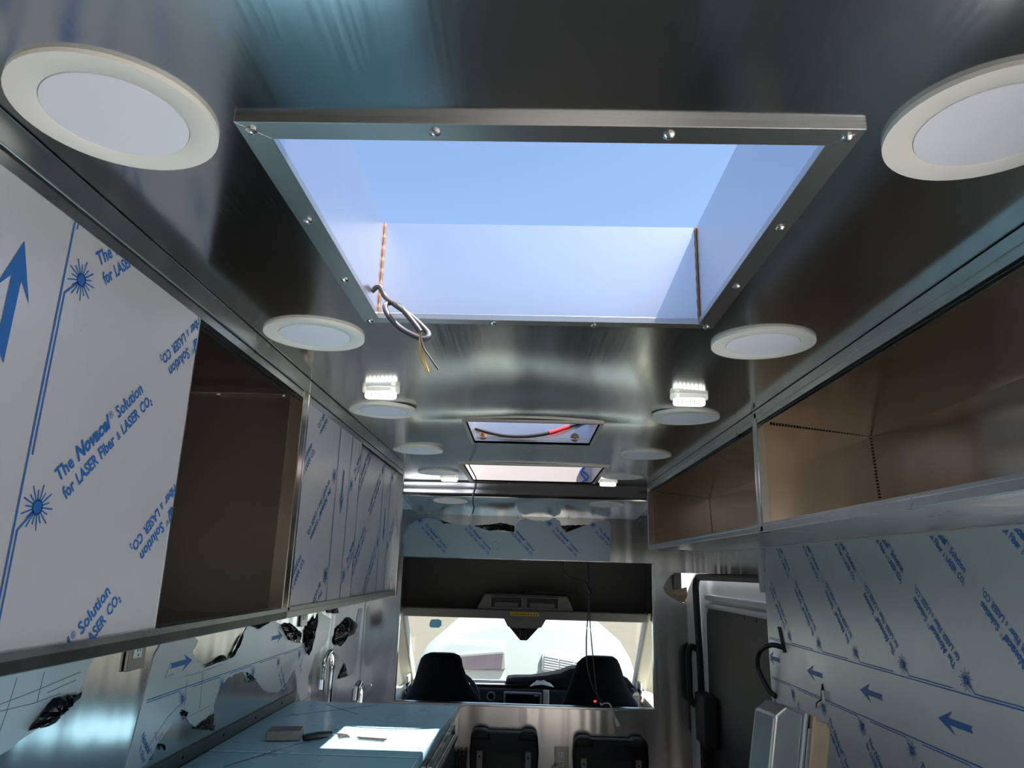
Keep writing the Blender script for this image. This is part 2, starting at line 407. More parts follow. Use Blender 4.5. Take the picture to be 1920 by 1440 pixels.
TEXT = block()
def burst_shape():
    V, F = [], []
    n = 14; V += [Vector((0.0075*math.cos(2*math.pi*i/n), 0.0075*math.sin(2*math.pi*i/n), 0)) for i in range(n)]; F.append(list(range(n)))
    for i in range(18):
        a = 2*math.pi*i/18; r = (0.0225, 0.017)[i % 2]; d = Vector((math.cos(a), math.sin(a), 0)); p = Vector((-d.y, d.x, 0))*0.00075
        k = len(V); V += [d*0.006-p, d*r-p, d*r+p, d*0.006+p]; F.append([k, k+1, k+2, k+3])
    return V, F
BURST = burst_shape()
ARROW = ([Vector(p) for p in [(-0.0065, -0.059, 0), (0, -0.052, 0), (0.0065, -0.059, 0), (0.0065, 0.022, 0), (0.022, 0.004, 0), (0, 0.059, 0), (-0.022, 0.004, 0), (-0.0065, 0.022, 0)]],
         [[0, 1, 7], [1, 2, 3], [1, 3, 7], [3, 4, 5], [3, 5, 7], [5, 6, 7]])

def clip2d(V, F, rect):
    """rect = t0, t1, s0, s1"""
    if all(rect[0] <= v.x <= rect[1] and rect[2] <= v.y <= rect[3] for v in V): return V, F
    if not any(rect[0] <= v.x <= rect[1] and rect[2] <= v.y <= rect[3] for v in V) and len(V) > 20: return [], []
    bm = bmesh.new(); bv = [bm.verts.new(v) for v in V]
    for f in F:
        try: bm.faces.new([bv[i] for i in f])
        except ValueError: pass
    for co, no in (((rect[0],0,0),(-1,0,0)), ((rect[1],0,0),(1,0,0)), ((0,rect[2],0),(0,-1,0)), ((0,rect[3],0),(0,1,0))):
        bmesh.ops.bisect_plane(bm, geom=bm.verts[:]+bm.edges[:]+bm.faces[:], plane_co=co, plane_no=no, clear_outer=True)
    bm.verts.index_update(); V2 = [v.co.copy() for v in bm.verts]; F2 = [[v.index for v in f.verts] for f in bm.faces]; bm.free()
    return V2, F2
def place(shape, t, s, ang, flip=False):
    c, sn = math.cos(ang), math.sin(ang)
    return [Vector((t + v.x*c - v.y*sn, s + v.x*sn + v.y*c, 0)) for v in shape[0]], shape[1]
def film_prints(parent, origin, sdir, tdir, normal, rect, s0=0.0, arrows=0.0, sides=(1, -1), rows=('A', 'B', 'L', 'S', 'W'), skip=None, S=0.238):
    """the repeat of the film: arrows on the centre line, double lines, laser bursts, text blocks A and B"""
    O = Vector(origin); sd = Vector(sdir); td = Vector(tdir); nn = Vector(normal)*0.0006
    def emit(name, V, F):
        V, F = clip2d(V, F, rect)
        if not F: return
        c = sum(V, Vector())/len(V)
        if skip and skip(O + td*c.x + sd*c.y): return
        mb = MB(); mb.add([O + nn + td*v.x + sd*v.y for v in V], F)
        me = mb.build(name, 'print_blue', parent); return me
    n0 = int((rect[2]-0.6)/S) - 1; n1 = int((rect[3]+0.6)/S) + 2
    for side in sides:
        fa = 0 if side > 0 else math.pi
        def rotp(V): return [Vector((v.x*side, v.y*side, 0)) for v in V]
        for k in range(n0, n1):
            s = s0*side + k*S                      # in the rotated half the repeat mirrors too
            if 'S' in rows:
                V, F = place(BURST, 0.0885, s, 0); emit('laser_burst', rotp(V), F)
                a, b = Vector((0.0885, s, 0)), Vector((0.066, s-0.024, 0)); d = (b-a).normalized(); p = Vector((-d.y, d.x, 0))*0.0011
                emit('leader_line', rotp([a+d*0.006-p, b-p, b+p, a+d*0.006+p]), [[0, 1, 2, 3]])
            if 'A' in rows:
                V, F = place(TEXT, 0.113, s+0.027, math.pi/4); emit('printed_text', rotp(V), F)
            if 'B' in rows:
                e = Vector((0.288, s-0.041)); st = e + Vector((TL, TL))/math.sqrt(2)
                V, F = place(TEXT, st.x, st.y, math.pi*5/4); emit('printed_text', rotp(V), F)
            if 'L' in rows:
                V = [Vector((0.066, s-0.19, 0)), Vector((0.0682, s-0.19, 0)), Vector((0.0682, s-0.024, 0)), Vector((0.066, s-0.024, 0))]
                emit('printed_line', rotp(V), [[0, 1, 2, 3]])
        if 'L' in rows:
            V = [Vector((0.0605, -3, 0)), Vector((0.063, -3, 0)), Vector((0.063, 3, 0)), Vector((0.0605, 3, 0))]
            emit('printed_line', rotp(V), [[0, 1, 2, 3]])
    if 'W' in rows:
        for k in range(-8, 9):
            V, F = place(ARROW, 0, arrows + k*0.352, 0); emit('printed_arrow', V, F)

# ------------------------------------------------------------------ skylight
sk = thing('skylight', 'large square skylight opening with riveted steel frame showing blue sky', 'skylight', (0.011, 0.81, H))
a, b, c, d = HOLES[0]; fz0, fz1 = H-0.007, H+0.012
for nm, p in (('frame_bar', [(-0.269, 0.546), (0.290, 0.546), (b-0.002, c+0.002), (a+0.002, c+0.002)]), ('frame_bar', [(-0.269, 1.076), (0.290, 1.076), (b-0.002, d-0.002), (a+0.002, d-0.002)]),
              ('frame_bar', [(-0.269, 0.546), (-0.269, 1.076), (a+0.002, d-0.002), (a+0.002, c+0.002)]), ('frame_bar', [(0.290, 0.546), (0.290, 1.076), (b-0.002, d-0.002), (b-0.002, c+0.002)])):
    MB().prism(p, 'z', H-0.005, H+0.005).build(nm, 'frame_steel', sk, bevel=0.0008)
for p, q in (((a-0.002, c, H-0.004), (a, d, RZ)), ((b, c, H-0.004), (b+0.002, d, RZ)), ((a, c-0.002, H-0.004), (b, c, RZ)), ((a, d, H-0.004), (b, d+0.002, RZ))):
    box('well_panel', p, q, 'well_steel', sk)
for x in (a+0.0015, b-0.0015):
    pts = [(x, d-0.0015, H + i*(RZ-H)/24) for i in range(25)]
    MB().tube(pts, 0.002, 6, rs=[0.0012+0.001*((i*7) % 3)/2 for i in range(25)]).build('weld_bead', 'weld', sk)
for x, y in ((-0.257, 0.558), (-0.09, 0.558), (0.12, 0.558), (0.278, 0.558), (-0.257, 0.73), (-0.257, 0.90), (0.278, 0.73), (0.278, 0.90), (-0.257, 1.066), (0.278, 1.066), (-0.06, 1.067), (0.10, 1.067)):
    MB().lathe([(0.0055, -0.005), (0.0055, -0.0065), (0.003, -0.0085), (0.0008, -0.0088)], (x, y, H), 12).build('screw', 'screw', sk, smooth=True)

# ------------------------------------------------------------------ the two smaller hatches
def hatch(name, label, hole, rim, wm='well_steel', H=H):
    a, b, c, d = hole
    h = thing(name, label, 'roof hatch', ((a+b)/2, (c+d)/2, H))
    r = rim
    for lo, hi in (((a-r, c-r), (b+r, c)), ((a-r, d), (b+r, d+r)), ((a-r, c), (a, d)), ((b, c), (b+r, d))):
        box('frame_bar', (lo[0], lo[1], H-0.003), (hi[0], hi[1], H+0.004), 'frame_steel', h)
    for p, q in (((a-0.002, c, H-0.003), (a, d, RZ)), ((b, c, H-0.003), (b+0.002, d, RZ)), ((a, c-0.002, H-0.003), (b, c, RZ)), ((a, d, H-0.003), (b, d+0.002, RZ))):
        box('well_panel', p, q, wm, h)
    return h
h2 = hatch('roof_hatch', 'small square roof hatch with a cable sagging across it', HOLES[1], 0.012, H=H+0.009)
a, b, c, d = HOLES[1]
box('well_ledge', (a+0.004, d-0.012, H+0.022), (b-0.004, d-0.001, H+0.026), 'galvanised', h2)
for x in (a+0.025, b-0.045):
    MB().lathe([(0.014, 0), (0.014, -0.003), (0.007, -0.003), (0.007, -0.012), (0.002, -0.013)], (x, d-0.001, H+0.03), 10, 'y').build('bolt', 'weld', h2)
h3 = hatch('roof_hatch', 'wide roof hatch near the bulkhead with thin wire hanging from its edge', HOLES[2], 0.02, 'hatch_pinkish')
a, b, c, d = HOLES[2]
for x, y in ((a-0.01, c+0.03), (a-0.01, d-0.03), (b+0.01, c+0.03), (b+0.01, d-0.03)):
    MB().lathe([(0.005, -0.003), (0.005, -0.005), (0.001, -0.006)], (x, y, H), 10).build('screw', 'screw', h3)
for p in ([(b-0.02, d-0.003, H+0.01), (b-0.05, d-0.006, H+0.05), (b-0.03, d-0.003, H+0.075)], [(b-0.04, d-0.003, H+0.005), (b-0.015, d-0.006, H+0.03), (b-0.05, d-0.003, H+0.06)]):
    MB().tube(spline(p), 0.004, 5).build('film_scrap', 'print_blue', h3, label='scrap of blue film')

# ------------------------------------------------------------------ recessed ceiling lamps
def lamp(x, y, label, tilt=None):
    z = H + crown(x) if tilt is None else tilt
    t = thing('recessed_light', label, 'ceiling light', (x, y, z), 'round recessed ceiling lamps')
    R = 0.085
    MB().lathe([(R, 0.004), (R, -0.0050), (0.0622, -0.0050), (0.0602, -0.0036), (0.0600, 0.004)], (x, y, z), 48).build('rim', 'lamp_rim', t, smooth=True)
    MB().lathe([(0.0596, 0.004), (0.0596, -0.0046), (0.001, -0.0046)], (x, y, z), 40).build('diffuser', 'lamp_diffuser', t, smooth=True)
    return t
YL = [0.545, 1.158, 1.765, 2.378, 2.952]
where = ['nearest the camera', 'beside the front corner of the big skylight', 'under the lit marker light', 'level with the small roof hatch', 'beside the wide roof hatch']
for x, sd in ((-0.374, 'left'), (0.396, 'right')):
    for y, w in zip(YL, where):
        lamp(x, y, 'round white recessed lamp on the %s, %s' % (sd, w))
for x, sd in ((-0.373, 'left'), (0.386, 'right')):
    t = lamp(x, 3.47, 'round white recessed lamp on the %s of the sloped panel above the bulkhead' % sd, 1.816)
    t.rotation_euler.x = -0.07

# ------------------------------------------------------------------ lit oval marker lights
def marker(x, y, label):
    t = thing('marker_light', label, 'marker light', (x, y, H), 'lit oval marker lights')
    def ob(w, l): return [(x + (w-l)*sx + l*math.cos(t_), y + l*math.sin(t_)) for sx, t0 in ((1, -90), (-1, 90)) for t_ in [math.radians(t0+18*i) for i in range(11)]]
    MB().prism(ob(0.042, 0.017), 'z', H-0.008, H+0.004).build('base', 'marker_base', t, bevel=0.002)
    MB().prism(ob(0.036, 0.012), 'z', H-0.022, H-0.008).build('lens', 'marker_lens', t, bevel=0.005)
    for k in range(7):
        xx = x - 0.027 + k*0.009
        box('lens_rib', (xx-0.001, y-0.0135, H-0.0205), (xx+0.001, y-0.0115, H-0.009), 'marker_base', t)
    return t
marker(-0.334, 1.54, 'bright lit oval marker light on the left, nearer the big skylight')
marker(0.357, 1.545, 'bright lit oval marker light on the right, nearer the big skylight')
marker(-0.341, 3.09, 'bright lit oval marker light on the left, near the bulkhead')
marker(0.353, 3.125, 'bright lit oval marker light on the right, near the bulkhead')

# ------------------------------------------------------------------ left upper cabinets
def left_cabinet(name, label, y0, y1, first, last):
    t = thing(name, label, 'cabinet', ((CLX+XL)/2, (y0+y1)/2, 1.393), 'upper wall cabinets')
    x = CLX
    box('top_rail', (x-0.030, y0, 1.853), (x, y1, H-0.001), 'galvanised', t, bevel=0.0015)
    for k, xx in enumerate((x-0.004, x-0.0145, x-0.026)):
        box('track_lip', (xx-0.0014, y0, 1.838), (xx, y1, 1.854), 'galvanised', t)
    box('track_groove', (x-0.030, y0, 1.851), (x-0.003, y1, 1.8535), 'dark_gap', t)
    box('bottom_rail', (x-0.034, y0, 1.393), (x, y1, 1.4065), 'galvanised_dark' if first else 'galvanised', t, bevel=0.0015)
    for k, xx in enumerate((x-0.0005, x-0.0125, x-0.026)):
        box('track_lip', (xx-0.0014, y0, 1.405), (xx, y1, 1.414), 'galvanised', t)
    box('floor_panel', (XL+0.002, y0, 1.396), (x-0.034, y1, 1.402), 'steel_dark', t)  # interior panels in darkened steel; the bay's shade is in the colour
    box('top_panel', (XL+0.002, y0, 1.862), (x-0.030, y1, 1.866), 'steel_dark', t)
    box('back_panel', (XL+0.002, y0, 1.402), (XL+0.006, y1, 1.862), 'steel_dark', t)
    if first:
        box('post', (x-0.030, y1-0.030, 1.406), (x-0.001, y1, 1.853), 'steel_cabinet', t, bevel=0.0015)
        box('end_panel', (XL+0.006, y1-0.012, 1.402), (x-0.030, y1-0.006, 1.862), 'steel_dark', t)
        box('end_flange', (XL+0.006, y1-0.030, 1.842), (x-0.030, y1-0.012, 1.845), 'steel_cabinet', t)
        for xx in (-0.52, -0.66):
            MB().lathe([(0.004, 0), (0.004, -0.002), (0.001, -0.003)], (xx, y1-0.02, 1.842), 8).build('screw', 'screw', t)
        MB().lathe([(0.016, 0), (0.012, 0.001), (0.001, 0.0015)], (x-0.04, y1-0.035, 1.402), 10).build('weld_scorch', 'weld', t)
    else:
        box('post', (x-0.030, y0, 1.406), (x-0.0005, y0+0.012, 1.853), 'steel_bright', t, bevel=0.0015)
        box('post', (x-0.030, y1-0.022, 1.393), (x+0.001, y1, 1.884), 'steel_bright', t, bevel=0.0015)
        box('end_panel', (XL+0.006, y1-0.006, 1.394), (x-0.030, y1, 1.866), 'steel', t)
    return t
def slide_door(t, x, y0, y1, z0=1.409, z1=1.847):
    dr = box('sliding_door', (x-0.006, y0, z0), (x, y1, z1), 'film', t, bevel=0.0008)
    for yy in (y0, y1):
        box('door_edge', (x-0.0075, yy-0.0012, z0), (x+0.0006, yy+0.0012, z1), 'steel_bright', dr)
    return dr
cab1 = left_cabinet('upper_cabinet', 'left upper cabinet nearest the camera, half closed by a film-covered sliding door', YR+0.05, 1.468, True, False)
dr1 = slide_door(cab1, CLX-0.005, 0.36, 0.955)
film_prints(dr1, (CLX-0.005, 0.5995, 1.727), (0, 0, 1), (0, 1, 0), (1, 0, 0), (-0.23, 0.3545, -0.316, 0.119), s0=0.057, arrows=0.0, sides=(1, -1))
cab2 = left_cabinet('upper_cabinet', 'left upper cabinet toward the bulkhead, closed by two film-covered sliding doors', 1.469, 2.700, False, True)
dr2 = slide_door(cab2, CLX-0.006, 1.484, 2.000)
film_prints(dr2, (CLX-0.006, 1.828, 1.68), (0, 0, -1), (0, -1, 0), (1, 0, 0), (-0.17, 0.342, -0.166, 0.27), s0=-0.03, arrows=0.0)
dr3 = slide_door(cab2, CLX-0.018, 1.985, 2.675)
film_prints(dr3, (CLX-0.018, 2.466, 1.635), (0, 0, -1), (0, -1, 0), (1, 0, 0), (-0.205, 0.43, -0.21, 0.225), s0=0.065, arrows=0.0)
box('door_gap', (CLX-0.017, 1.9995, 1.41), (CLX-0.007, 2.012, 1.846), 'dark_gap', cab2)

# ------------------------------------------------------------------ right upper cabinets (open)
def right_cabinet(name, label, y0, y1, front):
    t = thing(name, label, 'cabinet', ((CRX+XR)/2, (y0+y1)/2, 1.597), 'upper wall cabinets')
    x = CRX
    box('top_rail', (x, y0, 1.864), (x+0.026, y1, H-0.001), 'galvanised', t, bevel=0.0015)
    for xx in (x+0.003, x+0.012, x+0.022):
        box('track_lip', (xx, y0, 1.852), (xx+0.0014, y1, 1.865), 'galvanised', t)
    box('track_groove', (x+0.004, y0, 1.8625), (x+0.026, y1, 1.8645), 'dark_gap', t)
    box('bottom_rail', (x, y0, 1.597), (x+0.028, y1, 1.612), 'galvanised', t, bevel=0.0015)
    box('track_lip', (x+0.001, y0, 1.611), (x+0.0024, y1, 1.617), 'galvanised', t)
    box('track_lip', (x+0.024, y0, 1.611), (x+0.0254, y1, 1.620), 'galvanised', t)
    box('floor_panel', (x+0.028, y0, 1.601), (XR-0.001, y1, 1.606), 'galvanised', t)
    MB().add([(x+0.026, y0, 1.858), (x+0.026, y1, 1.858), (0.824, y1, 1.829), (0.824, y0, 1.829), (x+0.026, y0, 1.861), (x+0.026, y1, 1.861), (0.824, y1, 1.832), (0.824, y0, 1.832)],
             [(0, 1, 2, 3), (4, 7, 6, 5), (0, 4, 5, 1), (1, 5, 6, 2), (2, 6, 7, 3), (3, 7, 4, 0)]).build('top_panel', 'steel_cabinet', t)
    MB().prism([(0.820, 1.831), (0.824, 1.831), (0.834, 1.606), (0.830, 1.606)], 'y', y0, y1).build('back_panel', 'steel_cabinet', t)
    MB().prism([(x+0.026, 1.606), (0.830, 1.606), (0.820, 1.831), (x+0.026, 1.858)], 'y', y1-0.006, y1-0.001).build('end_panel', 'steel_cabinet', t)
    if not front:
        box('post', (x, y1-0.030, 1.597), (x+0.020, y1+0.004, 1.878), 'steel_bright', t, bevel=0.0015)
        box('post_flute', (x-0.0025, y1-0.016, 1.60), (x+0.001, y1-0.007, 1.876), 'galvanised', t, bevel=0.001)
    else:
        box('post', (x, y1-0.008, 1.597), (x+0.026, y1, 1.878), 'steel_bright', t, bevel=0.0015)
    # stitch welds: rows of short dark beads along the inner corners
    def stitch(p, q, n):
        p, q = Vector(p), Vector(q)
        mb = MB()
        for i in range(n):
            a_, b_ = p.lerp(q, (i+0.15)/n), p.lerp(q, (i+0.7)/n); mb.tube([a_, b_], 0.0021, 5)
        mb.build('stitch_weld', 'weld_dark', t)
    ye = y1-0.007
    stitch((x+0.04, ye, 1.855), (0.819, ye, 1.831), 34); stitch((0.820, ye, 1.828), (0.829, ye, 1.61), 28)
    box('track_stop', (x+0.002, y1-0.085, 1.611), (x+0.012, y1-0.04, 1.6165), 'weld', t)
    return t
right_cabinet('upper_cabinet', 'open right upper cabinet nearest the camera with empty steel interior, warm reflection painted in', YR+0.05, 1.695, False)
right_cabinet('upper_cabinet', 'smaller open right upper cabinet nearest the bulkhead', 1.700, 3.235, True)

# ------------------------------------------------------------------ film on the left wall
FX = XL + 0.0012
def film_sheet(parent, poly, ax, pos, material, jag=0.004, label=None, thick=0.0008):
    """sheet with a ragged outline, standing on a wall plane"""
    P = []
    for i, p in enumerate(poly):
        q = poly[(i+1) % len(poly)]; L_ = math.hypot(q[0]-p[0], q[1]-p[1]); n = max(1, int(L_/0.014)) if jag > 0 and L_ < 0.2 else 1
        for k in range(n):
            t_ = k/n; P.append((p[0]+(q[0]-p[0])*t_ + (random.uniform(-jag, jag) if k else 0), p[1]+(q[1]-p[1])*t_ + (random.uniform(-jag, jag) if k else 0)))
    s = -1 if pos < 0 else 1
    return MB().prism(P, ax, pos-thick, pos+thick).build('protective_film', material, parent, label=label)
def flap(parent, poly, ax, pos, out_dir, lift=0.02):
    """curled black back of torn film: a crumpled fan standing off the wall"""
    n = len(poly); cx = sum(p[0] for p in poly)/n; cz = sum(p[1] for p in poly)/n
    def P(p, o):
        q = list(p); q.insert('xyz'.index(ax), pos + out_dir*o); return q
    V = []; ring = []
    for i, p in enumerate(poly):
        q = poly[(i+1) % n]; L_ = math.hypot(q[0]-p[0], q[1]-p[1]); m_ = max(1, int(L_/0.012))
        for k in range(m_): ring.append((p[0]+(q[0]-p[0])*k/m_+random.uniform(-.002,.002), p[1]+(q[1]-p[1])*k/m_+random.uniform(-.002,.002)))
    m_ = len(ring); R = [0.999, 0.72, 0.4]; F = []
    for ri, r in enumerate(R):
        for i, p in enumerate(ring):
            o = 0.0016 + (lift*(0.35+0.65*abs(math.sin(i*1.7+ri)))*(1-r*0.55) if ri else lift*0.5*abs(math.sin(i*0.9))*0.5)
            V.append(P((cx+(p[0]-cx)*r, cz+(p[1]-cz)*r), o))
    V.append(P((cx, cz), lift*0.7)); c_ = len(V)-1
    for ri in range(len(R)-1):
        for i in range(m_): F.append([ri*m_+i, ri*m_+(i+1) % m_, (ri+1)*m_+(i+1) % m_, (ri+1)*m_+i])
    for i in range(m_): F.append([(len(R)-1)*m_+i, (len(R)-1)*m_+(i+1) % m_, c_])
    return MB().add(V, F).build('torn_flap', 'film_back', parent, label='black back of torn film')

FA = [(0.70,1.32),(1.229,1.385),(1.50,1.385),(1.490,1.312),(1.458,1.248),(1.422,1.226),(1.381,1.211),(1.345,1.203),(1.308,1.194),(1.290,1.186),(1.20,1.17),(0.70,1.10)]
FB = [(1.733,1.283),(1.758,1.310),(1.825,1.313),(1.921,1.313),(1.958,1.296),(1.933,1.272),(1.954,1.250),(2.004,1.226),(2.074,1.228),(2.168,1.223),(2.215,1.243),(2.294,1.310),(2.393,1.297),(2.524,1.311),(2.614,1.286),(2.702,1.230),(2.904,1.200),(2.962,1.152),(3.004,1.221),(3.066,1.310),(3.282,1.265),(3.258,1.179),(3.145,1.145),(3.077,1.139),(3.014,1.062),(3.016,0.990),(2.935,0.982),(2.879,1.034),(2.823,1.116),(2.734,1.078),(2.670,1.061),(2.553,1.074),(2.485,1.100),(2.417,1.134),(2.348,1.139),(2.297,1.176),(2.184,1.171),(2.139,1.156),(2.110,1.111),(2.129,1.049),(2.002,1.079),(1.958,1.102),(1.923,1.131),(1.890,1.126),(1.858,1.100),(1.816,1.084),(1.772,1.045),(1.675,1.040)]
FC = [(3.435,1.142),(3.575,1.172),(3.750,1.157),(3.82,1.281),(3.895,1.277),(3.86,1.025),(3.80,0.969),(3.66,0.974),(3.60,1.036),(3.480,1.095)]
K = [[(3.346,1.157),(3.381,1.216),(3.60,1.254),(3.80,1.204),(3.74,1.160),(3.577,1.165),(3.467,1.132)],
 [(3.50,0.986),(3.60,1.044),(3.68,0.974)],
 [(2.606,1.287),(2.682,1.292),(2.850,1.240),(2.842,1.206),(2.721,1.228)],
 [(2.908,1.253),(3.045,1.302),(3.019,1.244),(2.964,1.146),(2.919,1.186)],
 [(2.294,1.310),(2.509,1.309),(2.396,1.290)], [(2.179,1.224),(2.262,1.288),(2.224,1.251),(2.196,1.227)],
 [(2.134,1.242),(2.167,1.226),(2.005,1.224),(2.074,1.228)], [(2.325,1.170),(2.416,1.136),(2.349,1.137)],
 [(1.993,1.076),(2.116,1.093),(2.136,1.044),(2.055,1.062)], [(1.909,1.136),(1.947,1.123),(1.936,1.116)],
 [(1.821,1.079),(1.839,1.072),(1.839,1.058)], [(3.188,1.310),(3.378,1.308),(3.401,1.282),(3.220,1.292)],
 [(1.379,1.249),(1.458,1.248),(1.422,1.226),(1.372,1.205),(1.319,1.207),(1.338,1.225)]]
def inside(p, poly):
    c = False
    for i in range(len(poly)):
        (x1, y1), (x2, y2) = poly[i], poly[i-1]
        if (y1 > p[1]) != (y2 > p[1]) and p[0] < (x2-x1)*(p[1]-y1)/(y2-y1)+x1: c = not c
    return c
fA = film_sheet(wl_, FA, 'x', FX, 'film_wall', 0.0, label='grey film sheet torn along its lower edge')
fB = film_sheet(wl_, FB, 'x', FX, 'film_wall', 0.003, label='ragged grey film with blue arrows')
fC = film_sheet(wl_, FC, 'x', FX, 'film_wall', 0.003)
film_prints(fB, (FX+0.0004, 1.878, 1.250), (0, 1, 0), (0, 0, -1), (1, 0, 0), (-0.09, 0.20, -0.15, 1.03), s0=0.032, arrows=0.0, sides=(1,),
            skip=lambda p: not inside((p.y, p.z), FB))
for i, k in enumerate(K): flap(wl_, k, 'x', XL, 1, 0.03 if i in (0, 2, 3, 12) else 0.014)
def stroke(parent, pts, w, material, name='pen_mark', nrm=(1, 0, 0)):
    MB().tube([Vector(p) for p in pts], w, 4).build(name, material, parent)
for pts, mname in (([(1.90,1.215),(2.0,1.213),(2.13,1.216)], 'pen_red'), ([(1.92,1.205),(1.93,1.11),(2.08,1.115)], 'pen_red'), ([(2.01,1.212),(2.02,1.118)], 'pen_red'),
                   ([(1.79,1.11),(1.80,1.09),(1.83,1.10),(1.81,1.085)], 'pen_red'), ([(1.76,1.08),(1.84,1.13),(1.93,1.16)], 'pen_grey'), ([(1.82,1.26),(1.80,1.225),(1.84,1.23)], 'pen_grey')):
    stroke(fB, [(FX+0.0009, y, z) for y, z in pts], 0.0006, mname)
for pts in ([(1.23,1.262),(1.32,1.27),(1.45,1.285)], [(1.24,1.252),(1.33,1.25),(1.40,1.255)], [(1.27,1.30),(1.26,1.25),(1.25,1.21)], [(1.34,1.30),(1.335,1.25)], [(1.36,1.262),(1.44,1.272)]):
    stroke(fA, [(FX+0.0009, y, z) for y, z in pts], 0.0007, 'pen_grey')

# ------------------------------------------------------------------ sockets
def socket(name, label, c, w, h, ax, sgn, flip=False):
    t = thing(name, label, 'power outlet', c, 'steel outlet plates')
    def B(a, b, m_, nm, bev=0.0, parent=t):
        def P(u, v, d):
            return (c[0]+sgn*d, c[1]+u, c[2]+v) if ax == 'x' else (c[0]+u, c[1]+sgn*d, c[2]+v)
        return MB().box(P(*a), P(*b)).build(nm, m_, parent, bevel=bev)
    B((-w/2, -h/2, 0.0005), (w/2, h/2, 0.007), 'steel_dark', 'plate', 0.002)
    for v in (-0.02, 0.02):
        s_ = B((-0.016, v-0.014, 0.006), (0.016, v+0.014, 0.0095), 'white_plastic', 'receptacle', 0.003)
        for u in (-0.006, 0.006): B((u-0.0012, v-0.001, 0.009), (u+0.0012, v+0.008, 0.0100), 'dark_gap', 'slot', 0, s_)
        B((-0.002, v-0.010, 0.009), (0.002, v-0.006, 0.0100), 'dark_gap', 'slot', 0, s_)
    return t
socket('power_outlet', 'steel outlet plate on the bare strip of left wall near the camera', (XL+0.0015, 1.643, 1.323), 0.074, 0.118, 'x', 1)
socket('power_outlet', 'outlet plate high on the left wall beside the gooseneck tap', (XL+0.0015, 2.865, 1.322), 0.08, 0.115, 'x', 1)
so = socket('power_outlet', 'outlet plate on the bulkhead between the two folding seats', (0.200, YB-0.001, 0.575), 0.07, 0.118, 'y', -1)

# ------------------------------------------------------------------ worktop and its base unit
wt = thing('worktop', 'sky blue film-covered worktop along the left wall, sunlit patch on it', 'worktop', (-0.56, 1.6, 0.96))
def slab(y0, y1, x0, x1, z, nm='top_sheet'):
    return MB().prism([(XL+0.004, y0), (x0, y0), (x1, y1), (XL+0.004, y1)], 'z', z-0.03, z).build(nm, 'film_blue', wt, bevel=0.004, seg=3)
slab(0.40, 2.100, -0.292, -0.2800, 0.9985); slab(2.103, 2.862, -0.2795, -0.2415, 1.0)
MB().prism([(XL+0.004, 2.0995), (-0.281, 2.0995), (-0.281, 2.1035), (XL+0.004, 2.1035)], 'z', 0.97, 0.9978).build('seam', 'dark_gap', wt)
for a_, b_ in (((-0.722, 2.801), (-0.566, 2.638)), ((-0.537, 2.822), (-0.80, 2.58)), ((-0.684, 2.098), (-0.584, 2.334)), ((-0.75, 1.95), (-0.684, 2.098))):
    MB().tube([(a_[0], a_[1], 1.0), (b_[0], b_[1], 1.0)], 0.0011, 4).build('scribed_line', 'pen_grey', wt)
bs = thing('base_cabinet', 'steel base cabinet under the blue worktop', 'cabinet', (-0.57, 1.6, 0))
MB().prism([(XL+0.004, 0.42), (-0.315, 0.42), (-0.262, 2.855), (XL+0.004, 2.855)], 'z', 0.0, 0.968).build('body', 'steel', bs)
for i in range(4):
    y0, y1 = 0.45+i*0.6, 0.45+i*0.6+0.58
    xa = lambda y: -0.315+(y-0.42)/2.435*0.053
    dd = MB().prism([(xa(y0)+0.001, y0), (xa(y0)+0.016, y0), (xa(y1)+0.016, y1), (xa(y1)+0.001, y1)], 'z', 0.12, 0.72).build('door', 'steel', bs, bevel=0.002)
    d2 = MB().prism([(xa(y0)+0.001, y0), (xa(y0)+0.016, y0), (xa(y1)+0.016, y1), (xa(y1)+0.001, y1)], 'z', 0.74, 0.94).build('drawer', 'steel', bs, bevel=0.002)
    for pp, z in ((dd, 0.69), (d2, 0.91)):
        MB().prism([(xa(y0)+0.017, y0+0.05), (xa(y0)+0.030, y0+0.05), (xa(y1)+0.030, y1-0.05), (xa(y1)+0.017, y1-0.05)], 'z', z-0.008, z+0.008).build('handle', 'steel_bright', pp, bevel=0.002)
# offcuts lying on the worktop
o = MB().prism([(-0.748, 2.285), (-0.740, 2.215), (-0.645, 2.235), (-0.655, 2.305)], 'z', 1.0005, 1.028).build('steel_bar', 'raw_steel', None, origin=(-0.695, 2.26, 1.0), bevel=0.003)
tag(o, 'short rusty square steel bar lying on the worktop', 'metal scrap', 'metal offcuts on the worktop')
t = thing('metal_burr', 'small dark burr-like scrap next to the steel bar on the worktop', 'metal scrap', (-0.605, 2.26, 1.0005), 'metal offcuts on the worktop')
MB().tube([(-0.632, 2.225, 1.012), (-0.60, 2.25, 1.013), (-0.567, 2.285, 1.012)], 0.011, 9, rs=[0.009, 0.011, 0.008]).build('burr', 'black_plastic', t)
MB().tube([(-0.567, 2.285, 1.012), (-0.545, 2.31, 1.008), (-0.53, 2.325, 1.003)], 0.002, 6).build('shank', 'raw_steel', t)
for p, lab in (([(-0.557, 2.320), (-0.530, 2.330), (-0.510, 2.292), (-0.540, 2.275)], 'tiny square rusty plate in the sun patch on the worktop'),
               ([(-0.495, 2.305), (-0.400, 2.290), (-0.405, 2.255), (-0.480, 2.272)], 'flat narrow rusty strip in the sun patch on the worktop')):
    cx = sum(q[0] for q in p)/4; cy = sum(q[1] for q in p)/4
    o = MB().prism(p, 'z', 1.0004, 1.0035).build('steel_offcut', 'raw_steel', None, origin=(cx, cy, 1.0)); tag(o, lab, 'metal scrap', 'metal offcuts on the worktop')

